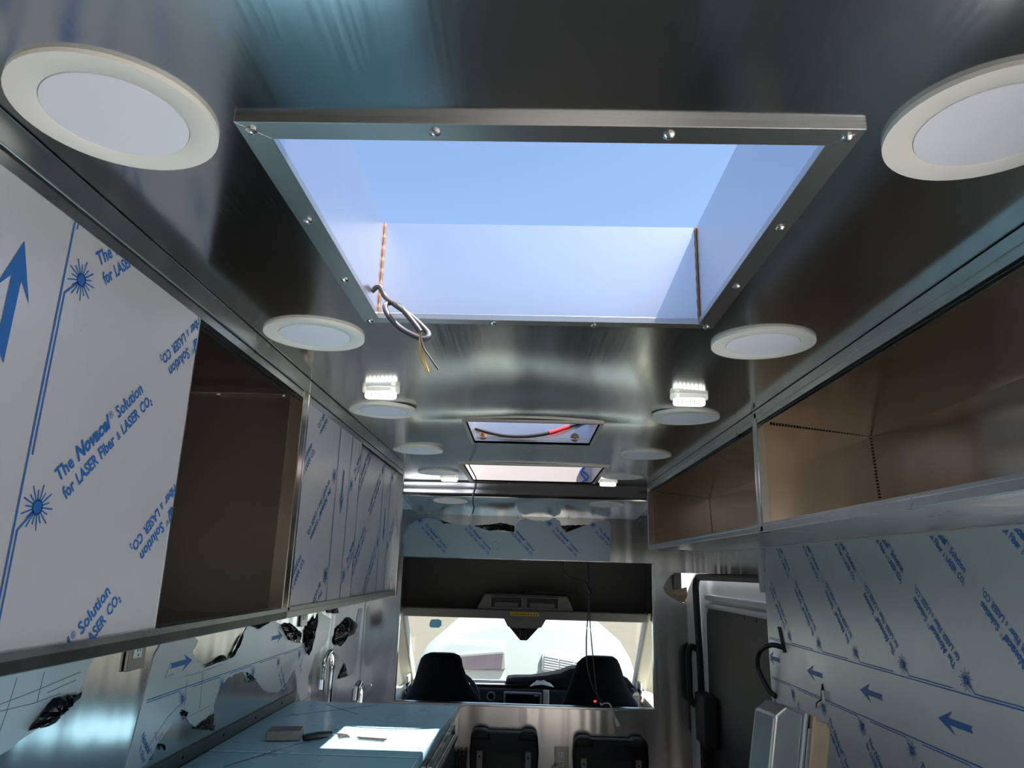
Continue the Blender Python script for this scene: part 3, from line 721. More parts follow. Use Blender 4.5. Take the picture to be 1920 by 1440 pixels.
# ------------------------------------------------------------------ sink and taps beyond the worktop
sn = thing('sink_unit', 'steel double sink between the blue worktop and the bulkhead', 'sink', (-0.57, 3.4, 0))
SZ = 0.80
xa0, xa1 = XL+0.004, -0.33
for (xl, xr, yl, yr) in ((xa0, -0.76, 2.87, 3.945), (-0.37, xa1, 2.87, 3.945), (-0.76, -0.37, 2.87, 2.93), (-0.76, -0.37, 3.38, 3.44), (-0.76, -0.37, 3.89, 3.945)):
    box('deck', (xl, yl, SZ-0.02), (xr, yr, SZ), 'film', sn)
for yl, yr in ((2.93, 3.38), (3.44, 3.89)):
    mb = MB(); x0, x1, z0 = -0.76, -0.37, 0.56
    mb.add([(x0,yl,SZ-.01),(x1,yl,SZ-.01),(x1,yr,SZ-.01),(x0,yr,SZ-.01),(x0+.02,yl+.02,z0),(x1-.02,yl+.02,z0),(x1-.02,yr-.02,z0),(x0+.02,yr-.02,z0)],
           [(0,1,5,4),(1,2,6,5),(2,3,7,6),(3,0,4,7),(4,5,6,7)])
    mb.build('bowl', 'film', sn)
box('apron', (xa0, 2.87, 0.0), (xa1, 2.89, SZ-0.02), 'steel', sn); box('front_panel', (xa1-0.02, 2.89, 0.0), (xa1, 3.945, SZ-0.02), 'steel', sn)
def tap(name, label, base, pts, r, lever, tip):
    t = thing(name, label, 'tap', base)
    MB().lathe([(0.024, 0.0), (0.024, 0.01), (0.015, 0.016), (0.013, 0.06), (0.001, 0.061)], base, 20).build('base', 'chrome', t, smooth=True)
    MB().tube(spline(pts, 8), r, 12).build('spout', 'chrome', t, smooth=True)
    MB().tube(tip, r*1.25, 12).build('nozzle', 'chrome', t, smooth=True)
    MB().tube(lever, 0.006, 8).build('lever', 'chrome', t, smooth=True)
tap('gooseneck_tap', 'tall chrome gooseneck tap against the left wall', (-0.80, 3.14, SZ),
    [(-0.80, 3.14, SZ+0.05), (-0.80, 3.14, 1.0), (-0.80, 3.145, 1.09), (-0.795, 3.10, 1.145), (-0.79, 3.02, 1.150), (-0.785, 2.955, 1.115), (-0.78, 2.93, 1.06)], 0.0105,
    [(-0.79, 3.15, SZ+0.05), (-0.74, 3.18, SZ+0.09)], [(-0.78, 2.93, 1.065), (-0.779, 2.925, 1.03)])
tap('sink_tap', 'short chrome lever tap near the bulkhead corner', (-0.74, 3.46, SZ),
    [(-0.74, 3.46, SZ+0.04), (-0.74, 3.46, 0.90), (-0.735, 3.44, 0.965), (-0.73, 3.37, 0.99), (-0.73, 3.31, 0.975)], 0.014,
    [(-0.74, 3.46, 0.93), (-0.72, 3.48, 0.965), (-0.70, 3.49, 0.97)], [(-0.73, 3.315, 0.98), (-0.73, 3.305, 0.93)])

# ------------------------------------------------------------------ film on the bulkhead header
HF = [(-0.668,1.552),(-0.675,1.659),(-0.648,1.719),(-0.604,1.746),(-0.536,1.760),(-0.497,1.753),(-0.466,1.739),(-0.404,1.733),(-0.366,1.722),(-0.343,1.727),(-0.289,1.724),(-0.205,1.700),(-0.113,1.695),(-0.064,1.693),(-0.057,1.734),(-0.035,1.761),(-0.009,1.773),(0.037,1.762),(0.106,1.760),(0.151,1.780),(0.182,1.762),(0.190,1.736),(0.220,1.711),(0.342,1.744),(0.402,1.764),(0.452,1.769),(0.459,1.747),(0.454,1.552),(0.041,1.552)]
fH = film_sheet(wf_, HF, 'y', YB-0.0012, 'film_header', 0.003, label='blue-grey printed film with torn top edge')
film_prints(fH, (0.125, YB-0.0022, 1.834), (-1, 0, 0), (0, 0, 1), (0, -1, 0), (-0.283, -0.06, -0.33, 0.80), s0=0.0, sides=(-1,), rows=('A', 'S'), skip=lambda p: not inside((p.x, p.z), HF) and p.z > 1.735)
for k in ([(-0.289,1.724),(-0.191,1.734),(-0.145,1.743),(-0.065,1.730),(-0.068,1.693),(-0.121,1.702),(-0.205,1.700)], [(0.186,1.736),(0.330,1.744),(0.220,1.700)], [(-0.482,1.750),(-0.397,1.729),(-0.458,1.731)]):
    flap(wf_, k, 'y', YB-0.002, -1, 0.02)
MB().tube([(-0.165+0.022*math.cos(i*0.7), YB-0.0026, 1.622+0.022*math.sin(i*0.7)) for i in range(9)], 0.0007, 4).build('pen_mark', 'pen_grey', fH)

# ------------------------------------------------------------------ film and details on the right wall
RX = XR - 0.0012
FR = [(1.13, 1.598), (2.60, 1.598), (2.645, 1.588), (2.652, 1.53), (2.652, 1.10), (2.648, 0.9), (1.13, 0.9)]
fR = film_sheet(wr_, FR, 'x', RX, 'film_wall', 0.0, label='large grey film sheet with rows of blue print')
film_prints(fR, (RX-0.0012, 1.72, 1.226), (0, 1, 0), (0, 0, 1), (-1, 0, 0), (-0.32, 0.365, -0.585, 0.92), s0=0.006, arrows=-0.175)
MB().prism([(2.640, 1.595), (2.66, 1.57), (2.668, 1.50), (2.655, 1.44), (2.64, 1.47), (2.648, 1.53), (2.62, 1.59)], 'x', XR-0.02, XR-0.001).build('crumpled_edge', 'film_wall', wr_, bevel=0.003)
MB().prism([(2.539, 1.335), (2.513, 1.335), (2.476, 1.258), (2.502, 1.256)], 'x', RX-0.004, RX-0.0006).build('cable_slot', 'dark_gap', wr_)
o = MB().tube(spline([(XR-0.002, 2.50, 1.272), (XR-0.03, 2.54, 1.275), (XR-0.045, 2.62, 1.245), (XR-0.04, 2.665, 1.19), (XR-0.02, 2.63, 1.125), (XR-0.004, 2.60, 1.105)], 8), 0.0085, 10).build('wall_cable', 'cable_black', None, origin=(XR-0.002, 2.55, 1.1), smooth=True)
tag(o, 'thick black cable looping out of a slot in the right wall film', 'cable')
t = thing('wire_stub', 'small torn hole with white tag and short black wire in right wall film', 'wire', (XR-0.002, 2.20, 1.15))
MB().prism([(2.196, 1.205), (2.206, 1.185), (2.212, 1.165), (2.20, 1.155), (2.188, 1.165), (2.19, 1.18)], 'x', RX-0.004, RX-0.0006).build('hole', 'dark_gap', t)
box('tag', (RX-0.012, 2.172, 1.155), (RX-0.006, 2.184, 1.19), 'white_plastic', t, bevel=0.002)
MB().tube([(RX-0.004, 2.20, 1.165), (RX-0.012, 2.225, 1.148), (RX-0.004, 2.25, 1.132)], 0.0018, 6).build('wire', 'cable_black', t)

# ------------------------------------------------------------------ the van's sliding side door
dr = thing('door_1', None, None, (0.95, 3.2, 0), kind='structure')
mb = MB(); mb.box((0.945, 2.45, 0.0), (0.99, YB+0.06, 1.56))
mb.build('door_shell', 'van_white', dr, bevel=0.01)
box('door_ledge', (0.925, 2.5, 1.372), (0.946, 3.83, 1.40), 'van_white', dr, bevel=0.006)
# raised rim around the black panel
pts = [(0.938, 2.5, 1.352), (0.938, 3.72, 1.345), (0.938, 3.80, 1.325), (0.938, 3.835, 1.26), (0.938, 3.85, 0.9), (0.938, 3.86, 0.3)]
MB().tube(spline(pts, 5), 0.016, 8).build('panel_rim', 'van_white', dr, smooth=True)
pan = [(2.5, 0.15), (3.85, 0.15), (3.845, 1.20)] + [(3.785+0.06*math.cos(a_), 1.275+0.06*math.sin(a_)) for a_ in [i*math.pi/2/6 for i in range(7)]] + [(2.5, 1.342)]
bp_ = MB().prism(pan, 'x', 0.930, 0.945).build('inner_panel', 'weave_black', dr)
for y, z in ((3.617, 1.318), (3.464, 1.319), (3.164, 1.326), (3.005, 1.326)):
    MB().lathe([(0.010, 0), (0.009, -0.001), (0.001, -0.0012)], (0.9296, y, z), 12, 'x').build('clip_hole', 'dark_gap', bp_)
MB().lathe([(0.008, 0), (0.007, -0.001), (0.001, -0.0012)], (0.9296, 3.80, 1.08), 10, 'x').build('clip_hole', 'dark_gap', bp_)
sealp = [(0.905, 2.5, 1.490), (0.902, 3.70, 1.485), (0.895, 3.83, 1.478), (0.893, 3.875, 1.44), (0.895, 3.885, 1.38), (0.90, 3.89, 1.2), (0.905, 3.89, 0.9), (0.905, 3.89, 0.1)]
MB().tube(spline(sealp, 6), 0.017, 8).build('door_seal', 'rubber', dr, smooth=True)
MB().tube(spline([(0.90, 3.92, 1.12), (0.865, 3.90, 1.135), (0.845, 3.88, 1.10), (0.845, 3.88, 1.0), (0.845, 3.88, 0.90), (0.865, 3.87, 0.865), (0.90, 3.87, 0.87)], 6), 0.016, 10).build('grab_handle', 'black_plastic', dr, smooth=True)
box('latch_cover', (0.862, 3.66, 0.70), (0.935, 3.87, 0.93), 'black_plastic', dr, bevel=0.015, seg=3)
box('latch_cover', (0.885, 3.80, 0.10), (0.935, 3.87, 0.71), 'black_plastic', dr, bevel=0.01)
box('body_pillar', (0.70, 4.02, 0.0), (0.95, 4.06, 1.6), 'van_white', dr)
MB().add([(0.735, 3.955, 1.425), (0.80, 3.94, 1.415), (0.86, 3.945, 1.43), (0.75, 3.93, 1.40), (0.81, 3.915, 1.385), (0.86, 3.93, 1.395), (0.77, 3.945, 1.38), (0.82, 3.93, 1.355), (0.86, 3.945, 1.35)],
         [(0, 1, 4, 3), (1, 2, 5, 4), (3, 4, 7, 6), (4, 5, 8, 7)]).build('crumpled_sheet', 'beige_plastic', dr)

# ------------------------------------------------------------------ metal cased box in front of the right wall
bx = thing('electrical_enclosure', 'silver metal box with beige backing leaning in front of the right wall film', 'metal box', (0.585, 1.70, 0.90))
M = Matrix.Translation((0.505, 1.66, 0.9265)) @ Matrix.Rotation(math.radians(10), 4, 'Y') @ Matrix.Rotation(math.radians(24), 4, 'Z')
def bpart(nm, poly, y0, y1, material, bev, parent=bx):
    return MB().prism(poly, 'y', y0, y1).xf(M).build(nm, material, parent, bevel=bev, seg=3)
bpart('cover', [(-0.035, 0.0), (0.042, 0.0), (0.042, 0.300), (-0.005, 0.312), (-0.035, 0.288)], -0.02, 0.045, 'aluminium', 0.006)
bpart('flange', [(0.042, 0.0), (0.050, 0.0), (0.050, 0.306), (0.042, 0.306)], -0.026, 0.05, 'galvanised', 0.002)
bpart('gasket', [(0.050, 0.0), (0.062, 0.0), (0.062, 0.300), (0.050, 0.300)], -0.018, 0.045, 'dark_gap', 0.0)
bpart('rail', [(0.052, 0.0), (0.060, 0.0), (0.060, 0.275), (0.052, 0.275)], -0.026, -0.019, 'galvanised', 0.001)
bpart('flange', [(0.062, 0.0), (0.072, 0.0), (0.072, 0.302), (0.062, 0.302)], -0.028, 0.05, 'beige_plastic', 0.003)
bpart('back_block', [(0.072, 0.0), (0.120, 0.0), (0.120, 0.278), (0.108, 0.290), (0.072, 0.294)], -0.022, 0.045, 'beige_plastic', 0.005)
rc = thing('side_counter', 'low steel counter under the right wall film carrying the metal box', 'worktop', (0.66, 1.0, 0))
box('top', (0.42, 0.1, 0.87), (XR-0.003, 1.95, 0.90), 'steel', rc, bevel=0.003)
box('body', (0.46, 0.12, 0.0), (XR-0.003, 1.93, 0.869), 'steel', rc)

# ------------------------------------------------------------------ folding seats on the bulkhead
def jump(label, x0, x1, z1):
    t = thing('folding_seat', label, 'seat', ((x0+x1)/2, YB-0.05, 0.32), 'folded seats on the bulkhead')
    w = x1-x0
    P = [(x0+0.02, 0.33), (x1-0.02, 0.33), (x1-0.002, z1-0.10), (x1-0.008, z1-0.03), (x1-0.03, z1-0.012), (x0+0.03, z1-0.012), (x0+0.008, z1-0.03), (x0+0.002, z1-0.10)]
    MB().prism(P, 'y', YB-0.085, YB-0.006).build('shell', 'black_plastic', t, bevel=0.012, seg=3, smooth=True)
    for xc in (x0+0.055, x1-0.055):
        MB().prism([(xc-0.05, z1-0.04), (xc+0.05, z1-0.04), (xc+0.042, z1-0.012), (xc+0.02, z1), (xc-0.02, z1), (xc-0.042, z1-0.012)], 'y', YB-0.105, YB-0.02).build('shoulder', 'black_plastic', t, bevel=0.008, seg=3, smooth=True)
        pl = box('bracket', (xc-0.014, YB-0.0895, z1-0.24), (xc+0.014, YB-0.084, z1-0.095), 'grey_trim', t)
        MB().lathe([(0.005, 0), (0.005, -0.003), (0.001, -0.004)], (xc, YB-0.0895, z1-0.12), 8, 'y').build('bolt', 'dark_gap', pl)
    box('recess', (x0+0.09, YB-0.0875, z1-0.26), (x1-0.09, YB-0.084, z1-0.10), 'rubber', t)
jump('black folded seat on the bulkhead beside the worktop', -0.265, 0.086, 0.716)
jump('black folded seat on the bulkhead beside the sliding door', 0.252, 0.632, 0.697)
o = MB().tube(spline([(0.200, YB-0.016, 0.555), (0.17, YB-0.05, 0.545), (0.15, YB-0.03, 0.50), (0.16, YB-0.03, 0.30), (0.17, YB-0.05, 0.01)], 6), 0.004, 6).build('power_lead', 'cable_white', None, origin=(0.17, YB-0.05, 0.0))
tag(o, 'pale power lead plugged into the bulkhead outlet', 'cable')
t = thing('cable_bundle', 'dark bristly bundle hanging beside the worktop end at the bulkhead', 'cable', (-0.305, YB-0.06, 0.3))
for i in range(9):
    xx = -0.305 + (i-4)*0.006; MB().tube(spline([(xx, YB-0.05+random.uniform(-.02,.02), 0.60+random.uniform(-.02,.015)), (xx+random.uniform(-.01,.01), YB-0.06, 0.50), (xx*0.98-0.005, YB-0.05, 0.32)], 4), 0.005, 5).build('strand', 'cable_black', t)

# ------------------------------------------------------------------ hanging cables
o = MB().tube(spline([(-0.2435, 1.005, 1.905), (-0.232, 1.0, 1.911), (-0.222, 1.0, 1.895), (-0.205, 0.995, 1.880), (-0.176, 0.99, 1.858), (-0.152, 0.985, 1.834), (-0.150, 0.98, 1.824), (-0.160, 0.98, 1.822),
     (-0.190, 0.985, 1.838), (-0.212, 0.99, 1.860), (-0.219, 0.995, 1.878), (-0.210, 1.0, 1.885), (-0.192, 0.975, 1.868), (-0.168, 0.97, 1.840), (-0.160, 0.97, 1.829)], 8), 0.0042, 10).build('sheath', 'cable_grey', None, origin=(-0.2, 1.0, 1.82), smooth=True)
t = thing('skylight_cable', 'grey cable looped from the skylight corner with bare brass wire ends', 'cable', (-0.2, 1.0, 1.82))
o.parent = t; o.location = (0, 0, 0)
for pts, mname in (([(-0.161, 0.97, 1.833), (-0.156, 0.972, 1.80), (-0.145, 0.975, 1.770)], 'wire_brass'), ([(-0.161, 0.97, 1.832), (-0.158, 0.972, 1.80), (-0.148, 0.975, 1.771)], 'wire_brass'), ([(-0.160, 0.97, 1.832), (-0.155, 0.97, 1.808), (-0.143, 0.972, 1.79), (-0.131, 0.975, 1.774)], 'cable_grey')):
    MB().tube(spline(pts, 6), 0.0014, 6).build('wire_end', mname, t)
t = thing('hatch_cable', 'black cable with red tape sagging across the small roof hatch', 'cable', (0.0, 2.22, 1.90))
hp = spline([(-0.172, 2.235, 1.934), (-0.12, 2.225, 1.918), (-0.069, 2.22, 1.909), (0.0, 2.22, 1.910), (0.066, 2.222, 1.922), (0.13, 2.23, 1.946), (0.194, 2.24, 1.97)], 8)
MB().tube(hp, 0.006, 10).build('sheath', 'cable_black', t, smooth=True)
MB().tube(hp[32:41], 0.0075, 10).build('tape', 'tape_red', t, smooth=True)
t = thing('hanging_wire', 'thin black and white wire dangling from the edge of the wide roof hatch', 'cable', (-0.22, 2.7, 1.69))
MB().tube(spline([(-0.235, 2.695, 1.90), (-0.222, 2.69, 1.875), (-0.196, 2.67, 1.83), (-0.193, 2.665, 1.80), (-0.200, 2.66, 1.765), (-0.201, 2.66, 1.735), (-0.197, 2.66, 1.715), (-0.203, 2.66, 1.695)], 6), 0.0022, 6).build('black_wire', 'cable_black', t)
MB().tube(spline([(-0.196, 2.667, 1.81), (-0.204, 2.66, 1.76), (-0.212, 2.66, 1.745)], 6), 0.0018, 6).build('white_wire', 'cable_white', t)
MB().tube(spline([(-0.203, 2.66, 1.695), (-0.212, 2.655, 1.684), (-0.226, 2.655, 1.697), (-0.236, 2.655, 1.722), (-0.225, 2.655, 1.715), (-0.214, 2.655, 1.695)], 6), 0.0016, 6).build('white_wire', 'cable_white', t)
t = thing('charger_cord', 'thin black cord hanging in the pass-through with a white plug', 'cable', (0.4, YB+0.03, 0.75))
MB().tube(spline([(0.199, 3.98, 1.56), (0.202, 3.98, 1.51), (0.225, 3.98, 1.470), (0.29, 3.98, 1.453), (0.325, 3.98, 1.435), (0.340, 3.98, 1.40), (0.345, 3.98, 1.36), (0.340, 3.99, 1.28), (0.331, 4.0, 1.15), (0.335, 4.0, 1.02), (0.36, 3.99, 0.92), (0.395, 3.98, 0.855)], 6), 0.0035, 6).build('cord', 'cable_black', t, smooth=True)
MB().tube(spline([(0.338, 3.98, 1.56), (0.340, 3.98, 1.45), (0.344, 3.98, 1.36), (0.352, 3.99, 1.20), (0.370, 4.0, 1.02), (0.383, 3.99, 0.90), (0.398, 3.98, 0.85)], 6), 0.003, 6).build('cord', 'cable_black', t, smooth=True)
MB().tube(spline([(0.335, 3.98, 1.415), (0.345, 3.965, 1.40), (0.352, 3.98, 1.385)], 4), 0.007, 6).build('knot', 'cable_black', t)
box('inline_switch', (0.380, 3.97, 0.838), (0.410, 3.985, 0.856), 'black_plastic', t, bevel=0.003); box('status_light', (0.367, 3.972, 0.842), (0.381, 3.982, 0.851), 'red_led', t)
MB().tube(spline([(0.398, 3.975, 0.848), (0.405, 3.97, 0.832), (0.42, 3.965, 0.84), (0.443, 3.945, 0.842), (0.455, 3.925, 0.82), (0.466, 3.925, 0.79), (0.475, 3.925, 0.77)], 6), 0.0042, 8).build('lead', 'cable_white', t, smooth=True)
MB().tube([(0.473, 3.925, 0.777), (0.484, 3.925, 0.752), (0.488, 3.925, 0.742)], 0.011, 10, rs=[0.006, 0.012, 0.012]).build('plug', 'white_plastic', t, smooth=True)
for dx in (-0.005, 0.005): box('pin', (0.488+dx-0.001, 3.922, 0.722), (0.488+dx+0.001, 3.928, 0.742), 'steel_bright', t)

# ------------------------------------------------------------------ cab: headliner, pillars, screen
hl = MB().prism([(YB+0.021, 1.86), (4.5, 1.80), (4.92, 1.62), (4.92, 1.22), (4.90, 1.22), (4.90, 1.60), (4.49, 1.78), (YB+0.021, 1.84)], 'x', -0.84, 0.84).build('headliner', 'headliner'); tag(hl, kind='structure')
for s in (-1, 1):
    MB().prism([(YB+0.022, 1.83), (4.5, 1.77), (4.90, 1.60), (4.90, 1.20), (4.65, 1.20), (4.40, 1.34), (YB+0.022, 1.42)], 'x', s*0.80, s*0.84).build('side_lining', 'grey_trim', hl, bevel=0.004)
sh = thing('overhead_shelf', 'grey overhead console above the windscreen with two pockets and yellow sticker', 'console', (0, 4.7, 1.2))
MB().prism([(4.64, 1.198), (4.90, 1.188), (4.90, 1.212), (4.655, 1.255), (4.64, 1.25)], 'x', -0.765, 0.765).build('lip', 'grey_trim', sh, bevel=0.006, seg=3)
pod = MB().prism([(-0.318, 1.225), (-0.255, 1.348), (0.262, 1.344), (0.318, 1.23)], 'y', 4.655, 4.88).build('pod', 'grey_trim', sh, bevel=0.01, seg=3)
for x0, x1 in ((-0.211, -0.022), (0.011, 0.206)):
    for a_, b_ in (((x0-0.008, 1.262), (x1+0.008, 1.268)), ((x0-0.008, 1.326), (x1+0.008, 1.332)), ((x0-0.008, 1.262), (x0, 1.332)), ((x1, 1.262), (x1+0.008, 1.332))):
        box('pocket_frame', (a_[0], 4.645, a_[1]), (b_[0], 4.657, b_[1]), 'grey_trim', pod, bevel=0.002)
    box('pocket', (x0, 4.651, 1.268), (x1, 4.6548, 1.326), 'rubber', pod); box('pocket_insert', (x0+0.02, 4.648, 1.270), (x1-0.02, 4.652, 1.295), 'headliner', pod)
st = box('warning_sticker', (-0.092, 4.6365, 1.219), (0.088, 4.6395, 1.239), 'sticker_yellow', sh)
for i in range(9): box('sticker_print', (-0.068+i*0.017, 4.6358, 1.226), (-0.056+i*0.017, 4.6364, 1.231), 'dark_gap', st)
MB().prism([(-0.083, 1.224), (-0.074, 1.224), (-0.0785, 1.234)], 'y', 4.6358, 4.6364).build('sticker_print', 'dark_gap', st)
box('shelf_strip', (0.0, 4.66, 1.352), (0.34, 4.70, 1.37), 'black_plastic', sh)
MB().prism([(-0.135, 1.205), (0.140, 1.208), (0.105, 1.150), (0.06, 1.143), (-0.06, 1.143), (-0.105, 1.150)], 'y', 4.66, 4.72).build('mirror_mount', 'grey_trim', sh, bevel=0.006)
MB().prism([(-0.10, 1.148), (0.095, 1.150), (0.017, 1.066), (-0.026, 1.066)], 'y', 4.72, 4.76).build('sensor_cover', 'black_plastic', sh, bevel=0.006)
box('sensor_stem', (-0.028, 4.69, 1.07), (0.012, 4.722, 1.135), 'black_plastic', sh, bevel=0.006)

ws = MB().add([(-0.80, 4.86, 1.20), (0.80, 4.86, 1.20), (0.82, 5.55, 0.62), (-0.82, 5.55, 0.62)], [(0, 1, 2, 3)]).build('window_1', 'window_glass'); tag(ws, kind='structure')
o = MB().prism([(-0.622, 1.150), (-0.612, 1.165), (-0.565, 1.168), (-0.545, 1.158), (-0.545, 1.128), (-0.562, 1.115), (-0.615, 1.115), (-0.624, 1.125)], 'y', 4.8755, 4.8765).build('window_sticker', 'sticker_film', ws, label='light blue sticker at top of windscreen')
for s in (-1, 1):
    nm = 'a_pillar'
    p = thing('cab_door', '%s cab door frame with cream trim beside the windscreen' % ('left' if s < 0 else 'right'), 'car door', (s*0.85, 4.5, 0))
    MB().prism([(4.70, 1.25), (4.86, 1.25), (5.60, 0.62), (5.48, 0.60), (4.75, 1.19)], 'x', s*0.775, s*0.86).build('pillar', 'cream_trim', p, bevel=0.012)
    box('rear_post', (s*0.795, YB+0.06, 0.0), (s*0.87, 4.22, 1.42), 'cream_trim', p, bevel=0.015)
    box('lower_panel', (s*0.80, 4.22, 0.0), (s*0.87, 5.5, 0.70), 'cream_trim', p, bevel=0.02)
    box('top_frame', (s*0.80, 4.22, 1.20), (s*0.87, 4.75, 1.45), 'cream_trim', p, bevel=0.015)
    box('belt_guide', (s*0.775, 4.05, 0.98), (s*0.796, 4.10, 1.06), 'cream_trim', p, bevel=0.008)
    MB().add([(s*0.85, 4.22, 0.70), (s*0.85, 5.45, 0.70), (s*0.85, 4.80, 1.22), (s*0.85, 4.22, 1.22)], [(0, 1, 2, 3)]).build('pane', 'window_glass', p)
    gr = box('vent', (s*0.795, 5.10, 0.62), (s*0.78, 5.24, 0.78), 'cream_trim', p, bevel=0.005)
    for k in range(3): box('vent_slot', (s*0.7795, 5.098, 0.65+k*0.035), (s*0.79, 5.2, 0.668+k*0.035), 'dark_gap', gr)
ds = thing('dashboard', 'dark dashboard with centre display below the windscreen', 'dashboard', (0, 5.2, 0))
MB().prism([(4.98, 0.0), (4.98, 0.60), (5.04, 0.735), (5.30, 0.745), (5.60, 0.66), (5.60, 0.0)], 'x', -0.77, 0.77).build('body', 'black_plastic', ds, bevel=0.02, seg=3)
disp = box('display', (-0.126, 4.93, 0.62), (0.120, 4.975, 0.728), 'grey_trim', ds, bevel=0.008)
box('screen', (-0.112, 4.9285, 0.63), (0.106, 4.931, 0.718), 'screen_glass', disp)
box('icon_strip', (0.07, 4.9278, 0.71), (0.098, 4.9286, 0.714), 'white_plastic', disp)
MB().lathe([(0.03, 0), (0.03, -0.01), (0.02, -0.012), (0.018, 0.0)], (-0.21, 5.0, 0.69), 16, 'y').build('vent_ring', 'grey_trim', ds)
box('vent', (-0.28, 4.985, 0.60), (-0.16, 5.01, 0.655), 'rubber', ds)
box('trim_panel', (0.13, 4.975, 0.62), (0.17, 5.01, 0.74), 'cream_trim', ds, bevel=0.008)
MB().add([(-0.5, 5.06, 0.748), (0.0, 5.06, 0.752), (0.0, 5.5, 0.72), (-0.5, 5.5, 0.72)], [(0, 1, 2, 3)]).build('top_sheet', 'cream_trim', ds)
sw = thing('steering_wheel', 'black steering wheel behind the left seat', 'steering wheel', (-0.47, 4.79, 0.68))
Mw = Matrix.Translation((-0.47, 4.79, 0.68)) @ Matrix.Rotation(math.radians(62), 4, 'X')
MB().tube([(0.19*math.cos(i*math.pi/18), 0.19*math.sin(i*math.pi/18), 0) for i in range(37)], 0.014, 8).xf(Mw).build('rim', 'black_plastic', sw, smooth=True)
MB().lathe([(0.06, -0.02), (0.06, 0.015), (0.04, 0.025), (0.001, 0.028)], (0, 0, 0), 20).xf(Mw).build('hub', 'black_plastic', sw, smooth=True)
for a_ in (0, math.pi, -math.pi/2): MB().tube([(0.05*math.cos(a_), 0.05*math.sin(a_), 0), (0.185*math.cos(a_), 0.185*math.sin(a_), 0)], 0.012, 6).xf(Mw).build('spoke', 'black_plastic', sw)
MB().tube([(0, 0, -0.02), (0, 0, -0.09)], 0.03, 8).xf(Mw).build('column', 'black_plastic', sw)
# dark cover thrown over the dashboard, paper on it
P = [(-0.12, 0.752), (-0.11, 0.785), (-0.06, 0.795), (0.05, 0.80), (0.16, 0.815), (0.25, 0.835), (0.31, 0.868), (0.45, 0.89), (0.60, 0.86), (0.72, 0.79), (0.74, 0.752)]
mb = MB(); n_ = len(P)
for j, (y, k) in enumerate(((5.055, 0.0), (5.06, 0.55), (5.09, 0.92), (5.16, 1.0), (5.28, 0.9), (5.36, 0.4), (5.38, 0.0))):
    for i, (x, z) in enumerate(P): mb.v.append(Vector((x, y + 0.01*math.sin(i*2.1+j), 0.758 + (z-0.758)*k + 0.004*k*math.sin(i*1.3+j*2))))
for j in range(6):
    for i in range(n_-1): mb.f.append([j*n_+i, j*n_+i+1, (j+1)*n_+i+1, (j+1)*n_+i])
o = mb.build('dash_cover', 'black_fabric', None, origin=(0.3, 5.2, 0.75), smooth=True); tag(o, 'black cloth heaped on the passenger side of the dashboard', 'cloth')
mb = MB(); random.seed(3)
for j in range(4):
    for i in range(8):
        k_ = math.sin(math.pi*i/7)**0.6 * (0.35, 1.0, 0.8, 0.2)[j]
        mb.v.append(Vector((0.045+0.022*i, 4.99+0.014*j, 0.757 + 0.045*k_*random.uniform(0.6, 1.0))))
for j in range(3):
    for i in range(7): mb.f.append([j*8+i, j*8+i+1, j*8+i+9, j*8+i+8])
o = mb.build('crumpled_paper', 'paper_white', None, origin=(0.12, 5.0, 0.757)); tag(o, 'crumpled white paper on the black dashboard cloth', 'paper')

# ------------------------------------------------------------------ cab seats
def loft(rows, n=28, e=2.6):
    """rows: (z, cx, cy, half width, half depth)"""
    mb = MB()
    for z, cx, cy, hw, hd in rows:
        for k in range(n):
            t_ = 2*math.pi*k/n; c_, s_ = math.cos(t_), math.sin(t_)
            mb.v.append(Vector((cx + hw*math.copysign(abs(c_)**(2/e), c_), cy + hd*math.copysign(abs(s_)**(2/e), s_), z)))
    for i in range(len(rows)-1):
        for k in range(n): mb.f.append([i*n+k, i*n+(k+1) % n, (i+1)*n+(k+1) % n, (i+1)*n+k])
    mb.f.append(list(range(n))[::-1]); mb.f.append([(len(rows)-1)*n+k for k in range(n)]); return mb
def seat(label, cx, rows):
    t = thing('cab_seat', label, 'car seat', (cx, 4.55, 0), 'cab seats')
    loft(rows).build('backrest', 'black_fabric', t, smooth=True)
    loft([(0.30, cx, 4.72, 0.20, 0.17), (0.33, cx, 4.72, 0.23, 0.19), (0.42, cx, 4.72, 0.23, 0.20), (0.45, cx, 4.72, 0.18, 0.17)]).build('cushion', 'black_fabric', t, smooth=True)
    box('pedestal', (cx-0.18, 4.55, 0.0), (cx+0.18, 4.88, 0.30), 'black_plastic', t, bevel=0.01)
seat('black fabric cab seat on the left, worktop side', -0.475, [(0.30, -0.47, 4.52, 0.22, 0.08), (0.55, -0.47, 4.51, 0.25, 0.10), (0.70, -0.47, 4.50, 0.240, 0.10), (0.74, -0.471, 4.50, 0.228, 0.10), (0.79, -0.476, 4.50, 0.195, 0.09), (0.83, -0.486, 4.50, 0.168, 0.085), (0.88, -0.49, 4.50, 0.150, 0.075), (0.93, -0.495, 4.50, 0.133, 0.07), (0.97, -0.493, 4.50, 0.122, 0.065), (0.99, -0.49, 4.50, 0.105, 0.055), (1.002, -0.49, 4.50, 0.075, 0.04)])
seat('black fabric cab seat on the right, behind the hanging cord', 0.45, [(0.30, 0.455, 4.52, 0.22, 0.08), (0.55, 0.455, 4.51, 0.25, 0.10), (0.70, 0.455, 4.50, 0.242, 0.10), (0.74, 0.455, 4.50, 0.230, 0.10), (0.79, 0.447, 4.50, 0.198, 0.09), (0.87, 0.440, 4.50, 0.160, 0.08), (0.92, 0.441, 4.50, 0.145, 0.075), (0.97, 0.443, 4.50, 0.126, 0.07), (0.995, 0.45, 4.50, 0.105, 0.055), (1.010, 0.452, 4.50, 0.08, 0.04)])

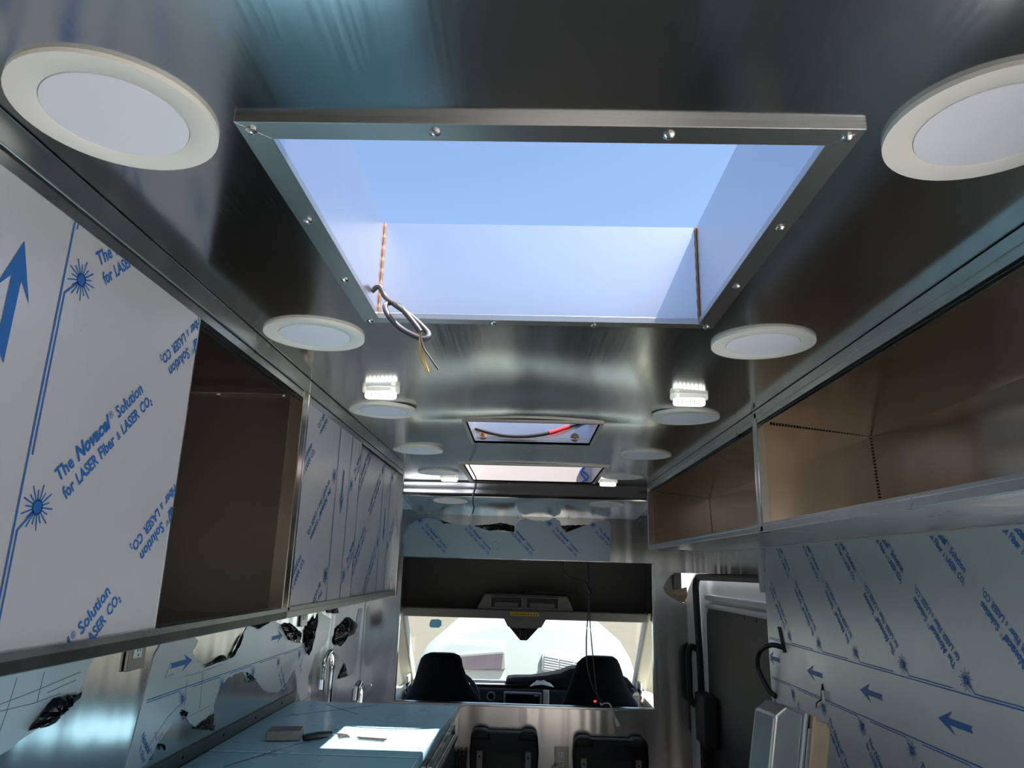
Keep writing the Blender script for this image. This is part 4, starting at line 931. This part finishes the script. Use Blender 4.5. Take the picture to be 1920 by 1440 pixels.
# ------------------------------------------------------------------ the white vehicle standing ahead
vh = thing('white_vehicle', 'white rounded vehicle seen through the windscreen with window and louvred grille', 'vehicle', (0, 9.0, -0.72))
prof = [(-1.14, -0.35), (-1.15, 0.25), (-1.12, 0.43), (-1.06, 0.60), (-0.97, 0.745), (-0.82, 0.87), (-0.64, 0.975), (-0.35, 1.06), (0.0, 1.09), (0.35, 1.07), (0.66, 1.0), (0.84, 0.92), (0.97, 0.82), (1.07, 0.66), (1.13, 0.48), (1.15, 0.25), (1.14, -0.35)]
mb = MB(); n_ = len(prof)
for y, k in ((7.42, 0.90), (7.45, 0.96), (7.52, 0.99), (7.65, 1.0), (10.5, 1.02), (10.7, 0.97)):
    for x, z in prof: mb.v.append(Vector((x*k, y, -0.35 + (z+0.35)*k)))
for j in range(5):
    for i in range(n_-1): mb.f.append([j*n_+i, j*n_+i+1, (j+1)*n_+i+1, (j+1)*n_+i])
    mb.f.append([j*n_+n_-1, j*n_, (j+1)*n_, (j+1)*n_+n_-1])
mb.f.append(list(range(n_))); mb.f.append([5*n_+i for i in range(n_)][::-1])
mb.build('shell', 'vehicle_white', vh, smooth=True)
w_ = MB().prism([(-0.655, 0.505), (-0.20, 0.545), (-0.18, 0.56), (-0.19, 0.70), (-0.21, 0.715), (-0.66, 0.67)], 'y', 7.395, 7.425).build('window_frame', 'vehicle_grey', vh, bevel=0.004)
MB().prism([(-0.635, 0.525), (-0.215, 0.562), (-0.205, 0.695), (-0.64, 0.652)], 'y', 7.388, 7.396).build('window_pane', 'vehicle_glass', w_)
g_ = MB().prism([(0.175, 0.555), (0.20, 0.54), (0.66, 0.48), (0.66, 0.635), (0.21, 0.71), (0.18, 0.70)], 'y', 7.395, 7.425).build('grille_frame', 'white_plastic', vh, bevel=0.004)
for c0 in range(3):
    x0 = 0.20 + c0*0.152; x1 = x0 + 0.138
    za = lambda x: 0.555 - (x-0.2)*0.125; zb = lambda x: 0.695 - (x-0.2)*0.155
    MB().prism([(x0, za(x0)), (x1, za(x1)), (x1, zb(x1)), (x0, zb(x0))], 'y', 7.389, 7.396).build('grille_back', 'vehicle_grey', g_)
    for k in range(6):
        t_ = (k+0.5)/6; q0, q1 = za(x0)+(zb(x0)-za(x0))*t_, za(x1)+(zb(x1)-za(x1))*t_
        MB().prism([(x0, q0-0.004), (x1, q1-0.004), (x1, q1+0.005), (x0, q0+0.005)], 'y', 7.380, 7.390).build('louvre', 'white_plastic', g_)
for x in (-0.95, 0.95):
    for y in (8.0, 10.0):
        MB().lathe([(0.36, -0.1), (0.37, 0.0), (0.36, 0.1), (0.2, 0.11), (0.05, 0.11)], (x, y, -0.35), 24, 'x').build('wheel', 'rubber', vh, smooth=True)
